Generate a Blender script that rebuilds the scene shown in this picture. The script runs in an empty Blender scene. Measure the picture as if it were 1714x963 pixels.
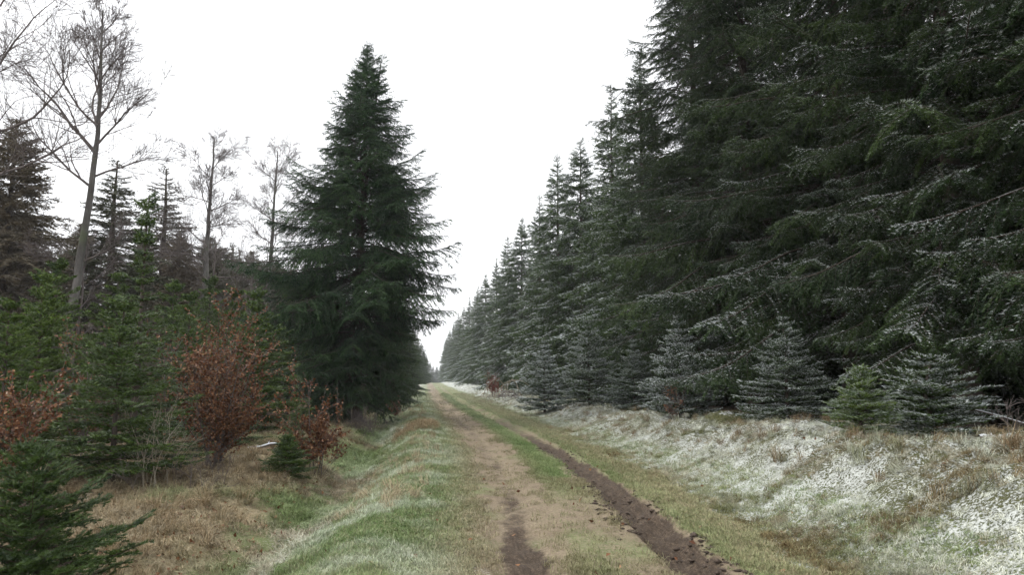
import bpy, math, random
import numpy as np
from mathutils import Matrix, Vector, Euler

# ------------------------------------------------------------------ camera, world, sun, exposure
SC = bpy.context.scene
COL = SC.collection
R = math.radians
F_PX, HORIZON_PITCH, ROAD_YAW = 1238.0, 6.84, 6.22     # focal length in photo pixels, tilt up, turn right of the track (+Y)
EYE = 1.65

cam_data = bpy.data.cameras.new('camera')
cam_data.sensor_width = 36.0
cam_data.lens = 36.0 * F_PX / 1714.0
cam_data.clip_start, cam_data.clip_end = 0.1, 3000.0
cam = bpy.data.objects.new('camera', cam_data)
COL.objects.link(cam)
cam.location = (0, 0, EYE)
cam.rotation_euler = (R(90 + HORIZON_PITCH), 0, R(-ROAD_YAW))
SC.camera = cam

SUN_EL, SUN_AZ = 48.0, -62.0        # azimuth from +Y, negative to the left
w = bpy.data.worlds.new('World'); SC.world = w; w.use_nodes = True
wt = w.node_tree; wt.nodes.clear()
wo = wt.nodes.new('ShaderNodeOutputWorld'); bg = wt.nodes.new('ShaderNodeBackground')
sky = wt.nodes.new('ShaderNodeTexSky'); sky.sky_type = 'NISHITA'; sky.sun_disc = False
sky.sun_elevation = R(SUN_EL); sky.sun_rotation = R(SUN_AZ); sky.dust_density = 4.0
mixw = wt.nodes.new('ShaderNodeMixRGB'); mixw.inputs[0].default_value = 0.94
mixw.inputs[2].default_value = (9.9, 10.0, 10.25, 1)     # an even, closed white cloud cover
wt.links.new(sky.outputs[0], mixw.inputs[1]); wt.links.new(mixw.outputs[0], bg.inputs[0])
bg.inputs[1].default_value = 0.1
wt.links.new(bg.outputs[0], wo.inputs[0])

sun_d = bpy.data.lights.new('sun', 'SUN'); sun_d.energy = 1.2; sun_d.angle = R(12); sun_d.color = (1.0, 0.965, 0.91)
sun = bpy.data.objects.new('sun', sun_d); COL.objects.link(sun)
sd = Vector((math.sin(R(SUN_AZ)) * math.cos(R(SUN_EL)), math.cos(R(SUN_AZ)) * math.cos(R(SUN_EL)), math.sin(R(SUN_EL))))
sun.rotation_euler = sd.to_track_quat('Z', 'Y').to_euler()
SC.view_settings.view_transform = 'Standard'; SC.view_settings.look = 'None'
SC.view_settings.gamma = 1.0; SC.view_settings.use_curve_mapping = False
SC.view_settings.exposure = 0.72
SC.cycles.max_bounces = 3; SC.cycles.diffuse_bounces = 2; SC.cycles.glossy_bounces = 1
SC.cycles.transmission_bounces = 2; SC.cycles.transparent_max_bounces = 4
SC.cycles.use_adaptive_sampling = True; SC.cycles.adaptive_threshold = 0.03

# ------------------------------------------------------------------ numeric helpers
RNG = np.random.default_rng(7)

def hash2(ix, iy, seed):
    h = (ix.astype(np.int64) * 374761393 + iy.astype(np.int64) * 668265263 + seed * 974634241) & 0xffffffff
    h = ((h ^ (h >> 13)) * 1274126177) & 0xffffffff
    h = (h ^ (h >> 16)) & 0xffffffff
    return h / 4294967295.0

def vnoise(x, y, seed=0):
    ix, iy = np.floor(x), np.floor(y)
    fx, fy = x - ix, y - iy
    fx = fx * fx * (3 - 2 * fx); fy = fy * fy * (3 - 2 * fy)
    a = hash2(ix, iy, seed); b = hash2(ix + 1, iy, seed); c = hash2(ix, iy + 1, seed); d = hash2(ix + 1, iy + 1, seed)
    return (a * (1 - fx) + b * fx) * (1 - fy) + (c * (1 - fx) + d * fx) * fy

def fbm(x, y, seed=0, octs=4):
    s, a, t = 0.0, 1.0, 0.0
    for o in range(octs):
        s = s + a * vnoise(x * 2 ** o + 13.7 * o, y * 2 ** o - 7.1 * o, seed + o); t += a; a *= 0.5
    return s / t

def sstep(a, b, x):
    t = np.clip((x - a) / (b - a), 0, 1)
    return t * t * (3 - 2 * t)

def road_centre(y):
    ys = [-40, 0, 6, 9.3, 13, 20, 33, 51, 75, 110, 160, 260, 600]
    xs = [0.6, 1.0, 1.47, 1.73, 1.92, 1.95, 1.62, 1.22, 0.95, 0.7, 0.4, 0.2, 0.0]
    y = np.asarray(y, float)
    acc = 0
    for k in (-2.5, -1.2, 0, 1.2, 2.5):
        acc = acc + np.interp(y + k, ys, xs)
    return acc / 5

def bank_top(y):
    return np.interp(y, [-10, 4, 8, 11, 18, 34, 70, 140], [0.95, 0.9, 0.82, 0.68, 0.52, 0.40, 0.34, 0.25])

def terrain(x, y, detail=True):
    """height of the ground; +y runs along the track"""
    x = np.asarray(x, float); y = np.asarray(y, float)
    s = x - road_centre(y)
    wob = (fbm(x * 0 + 3.3, y * 0.22, 5, 3) - 0.5) * 1.2
    wl = (fbm(x * 0 + 9.3, y * 0.16, 15, 3) - 0.5) * 1.4
    z = 0.03 * np.exp(-(s / 0.45) ** 2)
    rr = 0.10 * np.interp(y, [0, 8, 13, 25, 60], [1.3, 1.2, 0.8, 0.5, 0.3])
    z = z - rr * np.exp(-((s - 0.78) / 0.2) ** 4) - 0.045 * np.exp(-((s + 0.72) / 0.26) ** 4) * np.interp(y, [6, 12, 40], [1.2, .7, .5])
    z = z + 0.05 * np.exp(-((s - 1.08) / 0.1) ** 2) * np.interp(y, [5, 14, 20], [1, .6, .1])
    z = z + 0.035 * np.exp(-((s - 0.5) / 0.08) ** 2) * np.interp(y, [5, 14, 20], [1, .5, .1])
    # right bank
    toe = np.interp(y, [0, 12, 34], [1.75, 1.9, 2.5])
    b = sstep(toe + wob * 0.5, toe + 1.95 + wob * 0.8, s)
    tops = bank_top(y) * (0.82 + 0.45 * fbm(x * 0.4, y * 0.4, 33, 3))
    z = z + b * tops + 0.012 * np.clip(s - 5, 0, 60)
    # left shoulder, ditch and rise
    sh = np.exp(-((s + 2.1) / 0.55) ** 2)
    z = z + sh * (0.10 + 0.16 * np.exp(-((y - 21.5) / 3.2) ** 2))
    dd = np.exp(-((s + 3.55 + wl * 0.35) / 0.75) ** 2)
    z = z - dd * np.interp(y, [-5, 8, 20, 30, 60, 120], [0.5, 0.5, 0.48, 0.35, 0.25, 0.2])
    lf = sstep(-4.3 + wl * 0.4, -6.5, s)
    z = z + lf * (0.05 + 0.35 * (fbm(x * 0.35, y * 0.35, 44, 3) - 0.5)) - 0.1 * sstep(-4, -5, s)
    # the track tops a low rise and falls away beyond
    z = z - 0.00007 * np.clip(y - 150, 0, 250) ** 2
    if detail:
        rough = 0.035 + 0.13 * b * (1 - sstep(6, 9, s)) + 0.09 * sstep(-2.3, -3.2, s)
        z = z + rough * (fbm(x * 1.6, y * 1.6, 61, 4) - 0.5) * 2
        z = z + rough * 0.45 * (vnoise(x * 6.3, y * 6.3, 71) - 0.5) * 2
        mudr = np.exp(-((s - 0.8) / 0.34) ** 4) * np.interp(y, [5, 12, 20], [1, .6, .2]) + 0.5 * np.exp(-((s + 0.72) / 0.3) ** 4) * np.interp(y, [6, 10, 14], [1, .6, 0])
        z = z + mudr * 0.085 * (fbm(x * 8, y * 5, 81, 4) - 0.5) * 2
    return z

def ground_z(x, y):
    return float(terrain(np.array([x]), np.array([y]))[0])

# ------------------------------------------------------------------ mesh helpers
def mesh_arrays(name, V, faces, mat=None, cols=None, smooth=False, attr='col'):
    """V (n,3); faces (m,3) or (m,4) int array"""
    me = bpy.data.meshes.new(name)
    V = np.ascontiguousarray(V, np.float32); F = np.ascontiguousarray(faces, np.int32)
    k = F.shape[1]
    me.vertices.add(len(V)); me.vertices.foreach_set('co', V.ravel())
    me.loops.add(F.size); me.loops.foreach_set('vertex_index', F.ravel())
    me.polygons.add(len(F))
    me.polygons.foreach_set('loop_start', np.arange(len(F), dtype=np.int32) * k)
    me.polygons.foreach_set('loop_total', np.full(len(F), k, np.int32))
    if smooth: me.polygons.foreach_set('use_smooth', np.ones(len(F), bool))
    me.update(calc_edges=True)
    if cols is not None:
        for an, arr in (cols.items() if isinstance(cols, dict) else [(attr, cols)]):
            a = me.attributes.new(an, 'FLOAT_COLOR', 'POINT')
            a.data.foreach_set('color', np.ascontiguousarray(arr, np.float32).ravel())
    if mat: me.materials.append(mat)
    return me

def link(name, me, parent=None, loc=None, **props):
    o = bpy.data.objects.new(name, me); COL.objects.link(o)
    if parent is not None: o.parent = parent
    if loc is not None: o.location = loc
    for k, v in props.items(): o[k] = v
    return o

def thing(name, loc, label, category, group=None, rz=0.0):
    o = bpy.data.objects.new(name, None); COL.objects.link(o)
    o.empty_display_size = 0.2
    o.location = loc; o.rotation_euler = (0, 0, rz)
    o['label'] = label; o['category'] = category
    if group: o['group'] = group
    return o

def tubes(paths, sides=6):
    """paths: list of (points (n,3), radii (n,)) -> verts, quads"""
    Vs, Fs, off = [], [], 0
    for P, rad in paths:
        P = np.asarray(P, float); rad = np.asarray(rad, float); n = len(P)
        T = np.gradient(P, axis=0); T /= np.linalg.norm(T, axis=1, keepdims=True) + 1e-9
        ref = np.array([0, 0, 1.0]) if abs(T[0, 2]) < 0.9 else np.array([1.0, 0, 0])
        U = np.cross(T, ref); U /= np.linalg.norm(U, axis=1, keepdims=True) + 1e-9
        W = np.cross(T, U)
        a = np.arange(sides) / sides * 2 * np.pi
        ring = P[:, None, :] + rad[:, None, None] * (np.cos(a)[None, :, None] * U[:, None, :] + np.sin(a)[None, :, None] * W[:, None, :])
        Vs.append(ring.reshape(-1, 3))
        i = np.arange(n - 1)[:, None] * sides; j = np.arange(sides)[None, :]; j2 = (j + 1) % sides
        Fs.append((np.stack([i + j, i + j2, i + sides + j2, i + sides + j], -1) + off).reshape(-1, 4))
        off += n * sides
    return np.concatenate(Vs), np.concatenate(Fs)

# ------------------------------------------------------------------ materials
def new_mat(name):
    m = bpy.data.materials.new(name); m.use_nodes = True
    nt = m.node_tree; nt.nodes.clear()
    out = nt.nodes.new('ShaderNodeOutputMaterial')
    b = nt.nodes.new('ShaderNodeBsdfPrincipled'); nt.links.new(b.outputs[0], out.inputs[0])
    b.inputs['Roughness'].default_value = 0.75
    b.inputs['Specular IOR Level'].default_value = 0.25
    return m, nt, b

class NG:
    def __init__(s, nt): s.nt = nt
    def n(s, t, **kw):
        nd = s.nt.nodes.new(t)
        for k, v in kw.items(): setattr(nd, k, v)
        return nd
    def l(s, a, b): s.nt.links.new(a, b)
    def val(s, sock, v):
        if hasattr(v, 'links') or hasattr(v, 'is_linked'): s.l(v, sock)
        else: sock.default_value = v
    def mix(s, f, a, b, mode='MIX'):
        nd = s.n('ShaderNodeMixRGB', blend_type=mode)
        for i, v in enumerate((f, a, b)):
            if isinstance(v, tuple) and len(v) == 3: v = v + (1,)
            s.val(nd.inputs[i], v)
        return nd.outputs[0]
    def math(s, op, a, b=0.0, clamp=False):
        nd = s.n('ShaderNodeMath', operation=op, use_clamp=clamp)
        s.val(nd.inputs[0], a); s.val(nd.inputs[1], b)
        return nd.outputs[0]
    def ramp(s, f, a, b):
        nd = s.n('ShaderNodeMapRange'); nd.interpolation_type = 'SMOOTHSTEP'
        s.val(nd.inputs[0], f); nd.inputs[1].default_value = a; nd.inputs[2].default_value = b
        return nd.outputs[0]
    def noise(s, scale, detail=4, rough=0.55, vec=None, dist=0.0):
        nd = s.n('ShaderNodeTexNoise'); nd.inputs['Scale'].default_value = scale
        nd.inputs['Detail'].default_value = detail; nd.inputs['Roughness'].default_value = rough
        nd.inputs['Distortion'].default_value = dist
        if vec is not None: s.l(vec, nd.inputs['Vector'])
        return nd.outputs[0]

def needle_material(name, young, old, dead, snowcol=(0.74, 0.78, 0.80)):
    """colour attribute col = (hue, frost chance, deadness); object colour = (frost amount, lightness, deadness)"""
    m, nt, b = new_mat(name); g = NG(nt)
    at = g.n('ShaderNodeAttribute', attribute_name='col'); sep = g.n('ShaderNodeSeparateColor'); g.l(at.outputs['Color'], sep.inputs[0])
    oi = g.n('ShaderNodeObjectInfo'); so = g.n('ShaderNodeSeparateColor'); g.l(oi.outputs['Color'], so.inputs[0])
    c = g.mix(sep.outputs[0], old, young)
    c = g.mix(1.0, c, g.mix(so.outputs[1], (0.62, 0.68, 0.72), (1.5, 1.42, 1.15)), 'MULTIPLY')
    dsum = g.math('MAXIMUM', sep.outputs[2], so.outputs[2])
    c = g.mix(dsum, c, dead)
    fr = g.math('MULTIPLY', sep.outputs[1], so.outputs[0], True)
    c = g.mix(fr, c, snowcol)
    g.l(c, b.inputs['Base Color'])
    b.inputs['Roughness'].default_value = 0.6
    b.inputs['Specular IOR Level'].default_value = 0.25
    return m

M = {}
M['needle'] = needle_material('spruce_needles', (0.064, 0.106, 0.034), (0.012, 0.028, 0.014), (0.055, 0.041, 0.032))
M['needle_blue'] = needle_material('spruce_needles_bluish', (0.070, 0.130, 0.056), (0.016, 0.042, 0.025), (0.06, 0.048, 0.04))
M['needle_young'] = needle_material('young_spruce_needles', (0.096, 0.152, 0.028), (0.018, 0.044, 0.012), (0.085, 0.06, 0.045))
M['needle_far'] = needle_material('weathered_spruce_needles', (0.070, 0.085, 0.050), (0.048, 0.058, 0.042), (0.195, 0.158, 0.118))

def bark_material(name, a, b_, moss, scale=6.0, mossamt=0.5):
    m, nt, b = new_mat(name); g = NG(nt)
    tc = g.n('ShaderNodeTexCoord'); mp = g.n('ShaderNodeMapping'); g.l(tc.outputs['Object'], mp.inputs[0]); mp.inputs['Scale'].default_value = (1, 1, 0.35)
    n1 = g.noise(scale, 6, 0.65, mp.outputs[0]); n2 = g.noise(1.3, 3, 0.5, tc.outputs['Object'])
    c = g.mix(g.ramp(n1, 0.3, 0.7), a, b_)
    c = g.mix(g.math('MULTIPLY', g.ramp(n2, 0.5, 0.75), mossamt), c, moss)
    g.l(c, b.inputs['Base Color']); b.inputs['Roughness'].default_value = 0.9
    bp = g.n('ShaderNodeBump'); bp.inputs['Strength'].default_value = 0.6; bp.inputs['Distance'].default_value = 0.02
    g.l(n1, bp.inputs['Height']); g.l(bp.outputs[0], b.inputs['Normal'])
    return m
M['bark'] = bark_material('spruce_bark', (0.06, 0.047, 0.038), (0.115, 0.095, 0.08), (0.09, 0.10, 0.06), 14)
M['beech'] = bark_material('beech_bark', (0.075, 0.070, 0.064), (0.165, 0.155, 0.143), (0.10, 0.115, 0.07), 3.2, 0.9)
M['twig'] = bark_material('bare_twigs', (0.115, 0.095, 0.09), (0.17, 0.145, 0.135), (0.12, 0.12, 0.09), 5, 0.2)
M['palestem'] = bark_material('pale_stem_bark', (0.28, 0.24, 0.18), (0.38, 0.34, 0.27), (0.2, 0.2, 0.13), 9, 0.3)

def leaf_material(name, c1, c2, c3):
    m, nt, b = new_mat(name); g = NG(nt)
    at = g.n('ShaderNodeAttribute', attribute_name='col'); sep = g.n('ShaderNodeSeparateColor'); g.l(at.outputs['Color'], sep.inputs[0])
    c = g.mix(g.ramp(sep.outputs[0], 0.0, 0.6), c1, c2); c = g.mix(g.ramp(sep.outputs[0], 0.7, 1.0), c, c3)
    g.l(c, b.inputs['Base Color']); b.inputs['Roughness'].default_value = 0.55
    return m
M['leaf'] = leaf_material('withered_beech_leaves', (0.105, 0.042, 0.020), (0.195, 0.086, 0.040), (0.34, 0.20, 0.105))
M['redleaf'] = leaf_material('red_brown_leaves', (0.16, 0.035, 0.025), (0.26, 0.07, 0.045), (0.3, 0.13, 0.08))

def grass_material():
    m, nt, b = new_mat('grass_blades'); g = NG(nt)
    at = g.n('ShaderNodeAttribute', attribute_name='tint', attribute_type='INSTANCER')
    a2 = g.n('ShaderNodeAttribute', attribute_name='col'); sep = g.n('ShaderNodeSeparateColor'); g.l(a2.outputs['Color'], sep.inputs[0])
    c = g.mix(sep.outputs[0], g.mix(1.0, at.outputs['Color'], (0.55, 0.54, 0.5), 'MULTIPLY'), g.mix(1.0, at.outputs['Color'], (1.5, 1.47, 1.42), 'MULTIPLY'))
    g.l(c, b.inputs['Base Color']); b.inputs['Roughness'].default_value = 0.7
    return m
M['grass'] = grass_material()

def simple_noise_mat(name, a, b_, scale, snow=0.0, bump=0.5, rough=0.9):
    m, nt, b = new_mat(name); g = NG(nt)
    tc = g.n('ShaderNodeTexCoord'); n1 = g.noise(scale, 6, 0.65, tc.outputs['Object'])
    c = g.mix(g.ramp(n1, 0.3, 0.7), a, b_)
    if snow > 0:
        ge = g.n('ShaderNodeNewGeometry'); sx = g.n('ShaderNodeSeparateXYZ'); g.l(ge.outputs['Normal'], sx.inputs[0])
        n2 = g.noise(scale * 0.7, 4, 0.6, tc.outputs['Object'])
        f = g.ramp(g.math('ADD', sx.outputs[2], g.math('MULTIPLY', n2, 0.8)), 1.35 - snow, 1.55 - snow)
        c = g.mix(f, c, (0.72, 0.75, 0.78))
    g.l(c, b.inputs['Base Color']); b.inputs['Roughness'].default_value = rough
    bp = g.n('ShaderNodeBump'); bp.inputs['Strength'].default_value = bump; bp.inputs['Distance'].default_value = 0.02
    g.l(n1, bp.inputs['Height']); g.l(bp.outputs[0], b.inputs['Normal'])
    return m
M['deadwood'] = simple_noise_mat('dead_wood_with_snow', (0.07, 0.055, 0.045), (0.15, 0.12, 0.10), 9, 0.75)
M['mudclod'] = simple_noise_mat('mud_clods', (0.05, 0.036, 0.027), (0.10, 0.075, 0.057), 14, 0, 0.8, 0.8)
M['mosslump'] = simple_noise_mat('dark_moss', (0.035, 0.045, 0.016), (0.12, 0.115, 0.05), 25, 0.02, 1.0)

# ------------------------------------------------------------------ ground
def make_ground():
    xs_core = np.arange(-7.0, 9.0, 0.06)
    lx = [-7.0]; st = 0.06
    while lx[-1] > -420: st *= 1.13; lx.append(lx[-1] - st)
    rx = [9.0]; st = 0.06
    while rx[-1] < 420: st *= 1.13; rx.append(rx[-1] + st)
    xs = np.concatenate([np.array(lx[1:])[::-1], xs_core, np.array(rx)])
    ys = [4.2]
    while ys[-1] < 620: ys.append(ys[-1] + max(0.045, ys[-1] * 0.0092))
    back = [4.2]; st = 0.07
    while back[-1] > -60: st *= 1.25; back.append(back[-1] - st)
    ys = np.concatenate([np.array(back[1:])[::-1], np.array(ys)])
    X, Y = np.meshgrid(xs, ys)
    Z = terrain(X, Y)
    s = X - road_centre(Y)
    n = lambda f, sd, o=4: fbm(X * f, Y * f, sd, o)
    nj = (n(0.9, 201) - 0.5); nf = (n(4.0, 205, 3) - 0.5)
    # wet mud in the ruts
    ruR = np.exp(-((s - 0.80 - 0.1 * nj) / (0.24 + 0.10 * nf)) ** 4) * np.interp(Y, [0, 11, 14, 22, 40], [1.0, 1.0, 0.85, 0.45, 0.2])
    ruL = np.exp(-((s + 0.70 - 0.3 * nj) / (0.22 + 0.2 * nf)) ** 2) * np.interp(Y, [0, 6.5, 8.5, 11, 20, 60], [0.95, 0.85, 0.6, 0.46, 0.42, 0.3]) * (0.55 + 0.9 * n(1.1, 207))
    mud = np.clip(ruR + ruL, 0, 1)
    # bare pale-brown soil where wheels have worn the grass
    bare = np.maximum(np.exp(-((s + 0.62 + 0.35 * nj) / 0.62) ** 4), np.exp(-((s - 0.78 + 0.3 * nj) / 0.42) ** 4) * np.interp(Y, [0, 10, 14, 30, 60], [1, .95, .6, .6, .5]))
    midgap = np.interp(Y, [0, 9, 11.5, 15, 40, 70], [0.9, 0.75, 0.25, 0.05, 0.1, 0.25])
    bare = np.maximum(bare, midgap * np.exp(-((s - 0.15) / 0.55) ** 4))
    bare = np.clip(bare * (0.65 + 1.3 * (n(1.3, 211) - 0.28)), 0, 1)
    # snow dusting
    sn = sstep(np.interp(Y, [0, 14, 34], [1.25, 1.35, 1.9]) + 1.3 * nj, np.interp(Y, [0, 14, 34], [2.0, 2.1, 2.7]) + 1.3 * nj, s) * (1 - 0.75 * sstep(5.2, 7.2, s))
    sn = sn * (0.52 + 0.14 * sstep(0.30, 0.62, n(0.8, 221)) + 0.85 * (n(3.2, 223, 4) - 0.5) - 0.22 * sstep(0.56, 0.66, fbm(X * 1.1, Y * 1.1, 651)))
    snl = 0.8 * np.exp(-((s + 2.85) / 0.75) ** 2) * sstep(0.42, 0.66, n(0.75, 231)) * np.interp(Y, [0, 7, 11, 40, 90], [0.25, 0.4, 1, 1, 0.8])
    snl = snl + 0.45 * np.exp(-((s + 2.0) / 1.0) ** 2) * sstep(0.45, 0.7, n(1.7, 233))
    snl = snl + 0.55 * sstep(-4.5, -7, s) * sstep(0.62, 0.75, n(0.55, 239))
    snow = np.clip(sn + snl + 0.25 * np.interp(Y, [40, 110], [0, 1]) * (s > -4), 0, 1)
    # straw-coloured dead grass
    dry = np.clip(0.7 * np.exp(-((s + 2.35) / 0.55) ** 2) * sstep(0.42, 0.62, n(0.6, 241)) + 0.5 * np.exp(-((s - 1.75 + nj) / 0.55) ** 2)
                  + 0.95 * sstep(-3.7, -4.7, s + nj) + 0.6 * sstep(2.6, 3.4, s) * sstep(0.5, 0.68, n(0.7, 243))
                  + 0.9 * np.exp(-((Y - 22) / 2.6) ** 2) * np.exp(-((s + 2.2) / 0.7) ** 2), 0, 1)
    litter = np.clip(sstep(-5.0, -6.6, s + 1.2 * nj) * (0.35 + n(0.8, 251)) + sstep(6.2, 8.2, s + nj), 0, 1)
    nx_, ny_ = len(xs), len(ys)
    V = np.stack([X, Y, Z], -1).reshape(-1, 3)
    i = np.arange(ny_ - 1)[:, None] * nx_; j = np.arange(nx_ - 1)[None, :]
    F = np.stack([i + j, i + j + 1, i + nx_ + j + 1, i + nx_ + j], -1).reshape(-1, 4)
    one = np.ones(V.shape[0])
    A = np.stack([mud.ravel(), bare.ravel(), snow.ravel(), one], -1)
    B = np.stack([dry.ravel(), litter.ravel(), sstep(2.2, 3.4, s).ravel(), one], -1)
    m, nt, b = new_mat('forest_ground'); g = NG(nt)
    tc = g.n('ShaderNodeTexCoord'); P = tc.outputs['Object']
    a1 = g.n('ShaderNodeAttribute', attribute_name='mask_a'); s1 = g.n('ShaderNodeSeparateColor'); g.l(a1.outputs['Color'], s1.inputs[0])
    a2 = g.n('ShaderNodeAttribute', attribute_name='mask_b'); s2 = g.n('ShaderNodeSeparateColor'); g.l(a2.outputs['Color'], s2.inputs[0])
    fine = g.noise(38, 5, 0.7, P); med = g.noise(7, 5, 0.65, P); big = g.noise(1.1, 4, 0.6, P); vfine = g.noise(110, 3, 0.6, P)
    grass = g.mix(g.ramp(med, 0.3, 0.7), (0.105, 0.145, 0.050), (0.19, 0.225, 0.095))
    grass = g.mix(g.ramp(fine, 0.35, 0.75), grass, (0.27, 0.26, 0.15))
    straw = g.mix(g.ramp(fine, 0.3, 0.7), (0.19, 0.15, 0.085), (0.36, 0.30, 0.19))
    straw = g.mix(g.math('MULTIPLY', g.ramp(med, 0.5, 0.7), 0.5), straw, (0.16, 0.165, 0.07))
    lit = g.mix(g.ramp(fine, 0.3, 0.7), (0.06, 0.042, 0.028), (0.17, 0.105, 0.06))
    lit = g.mix(g.math('MULTIPLY', g.ramp(med, 0.52, 0.66), 0.7), lit, (0.10, 0.12, 0.04))
    soil = g.mix(g.ramp(fine, 0.25, 0.75), (0.17, 0.132, 0.090), (0.34, 0.275, 0.19))
    soil = g.mix(g.math('MULTIPLY', g.ramp(big, 0.45, 0.7), 0.55), soil, (0.14, 0.105, 0.070))
    soil = g.mix(g.math('MULTIPLY', g.ramp(med, 0.5, 0.72), 0.45), soil, (0.22, 0.21, 0.11))
    mpm = g.n('ShaderNodeMapping'); g.l(P, mpm.inputs[0]); mpm.inputs['Scale'].default_value = (14, 2.2, 14)
    streak = g.noise(1.6, 5, 0.7, mpm.outputs[0], 0.6)
    mudc = g.mix(g.ramp(fine, 0.32, 0.68), (0.045, 0.031, 0.021), (0.150, 0.110, 0.076))
    mudc = g.mix(g.ramp(streak, 0.42, 0.62), mudc, (0.060, 0.043, 0.030))
    mudc = g.mix(g.math('MULTIPLY', g.ramp(med, 0.55, 0.75), 0.6), mudc, (0.19, 0.145, 0.10))
    def soft(mask, lo, hi, k=0.55, nz=fine):
        return g.ramp(g.math('ADD', mask, g.math('MULTIPLY', g.math('SUBTRACT', nz, 0.5), k * 2)), lo, hi)
    c = g.mix(soft(s2.outputs[0], 0.3, 0.75), grass, straw)
    c = g.mix(g.math('MULTIPLY', soft(s2.outputs[2], 0.3, 0.7), 0.75), c, g.mix(g.ramp(fine, 0.3, 0.7), (0.055, 0.055, 0.022), (0.15, 0.13, 0.062)))
    c = g.mix(soft(s2.outputs[1], 0.3, 0.7), c, lit)
    c = g.mix(soft(s1.outputs[1], 0.25, 0.75, 0.6), c, soil)
    c = g.mix(soft(s1.outputs[0], 0.3, 0.6, 0.35, med), c, mudc)
    snf = g.math('MULTIPLY', soft(g.math('ADD', s1.outputs[2], g.math('MULTIPLY', g.math('SUBTRACT', med, 0.5), 0.8)), 0.36, 0.80, 2.2), 0.92)
    snf = g.math('MULTIPLY', snf, g.ramp(s1.outputs[2], 0.03, 0.22))
    c = g.mix(snf, c, g.mix(vfine, (0.46, 0.49, 0.43), (0.74, 0.76, 0.75)))
    g.l(c, b.inputs['Base Color'])
    rg = g.n('ShaderNodeMapRange'); g.l(s1.outputs[0], rg.inputs[0]); rg.inputs[3].default_value = 0.92; rg.inputs[4].default_value = 0.8
    g.l(rg.outputs[0], b.inputs['Roughness'])
    bp = g.n('ShaderNodeBump'); bp.inputs['Strength'].default_value = 0.9; bp.inputs['Distance'].default_value = 0.035
    g.l(g.math('ADD', g.math('MULTIPLY', g.math('MULTIPLY', streak, s1.outputs[0]), 1.6), g.math('ADD', g.math('MULTIPLY', fine, 0.6), g.math('ADD', med, g.math('MULTIPLY', snf, 0.25)))), bp.inputs['Height'])
    g.l(bp.outputs[0], b.inputs['Normal'])
    me = mesh_arrays('ground', V, F, m, {'mask_a': A, 'mask_b': B}, smooth=True)
    o = link('ground', me, kind='structure', label='forest track with grass verges, ditch and snow dusted bank')
    return o
make_ground()

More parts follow.
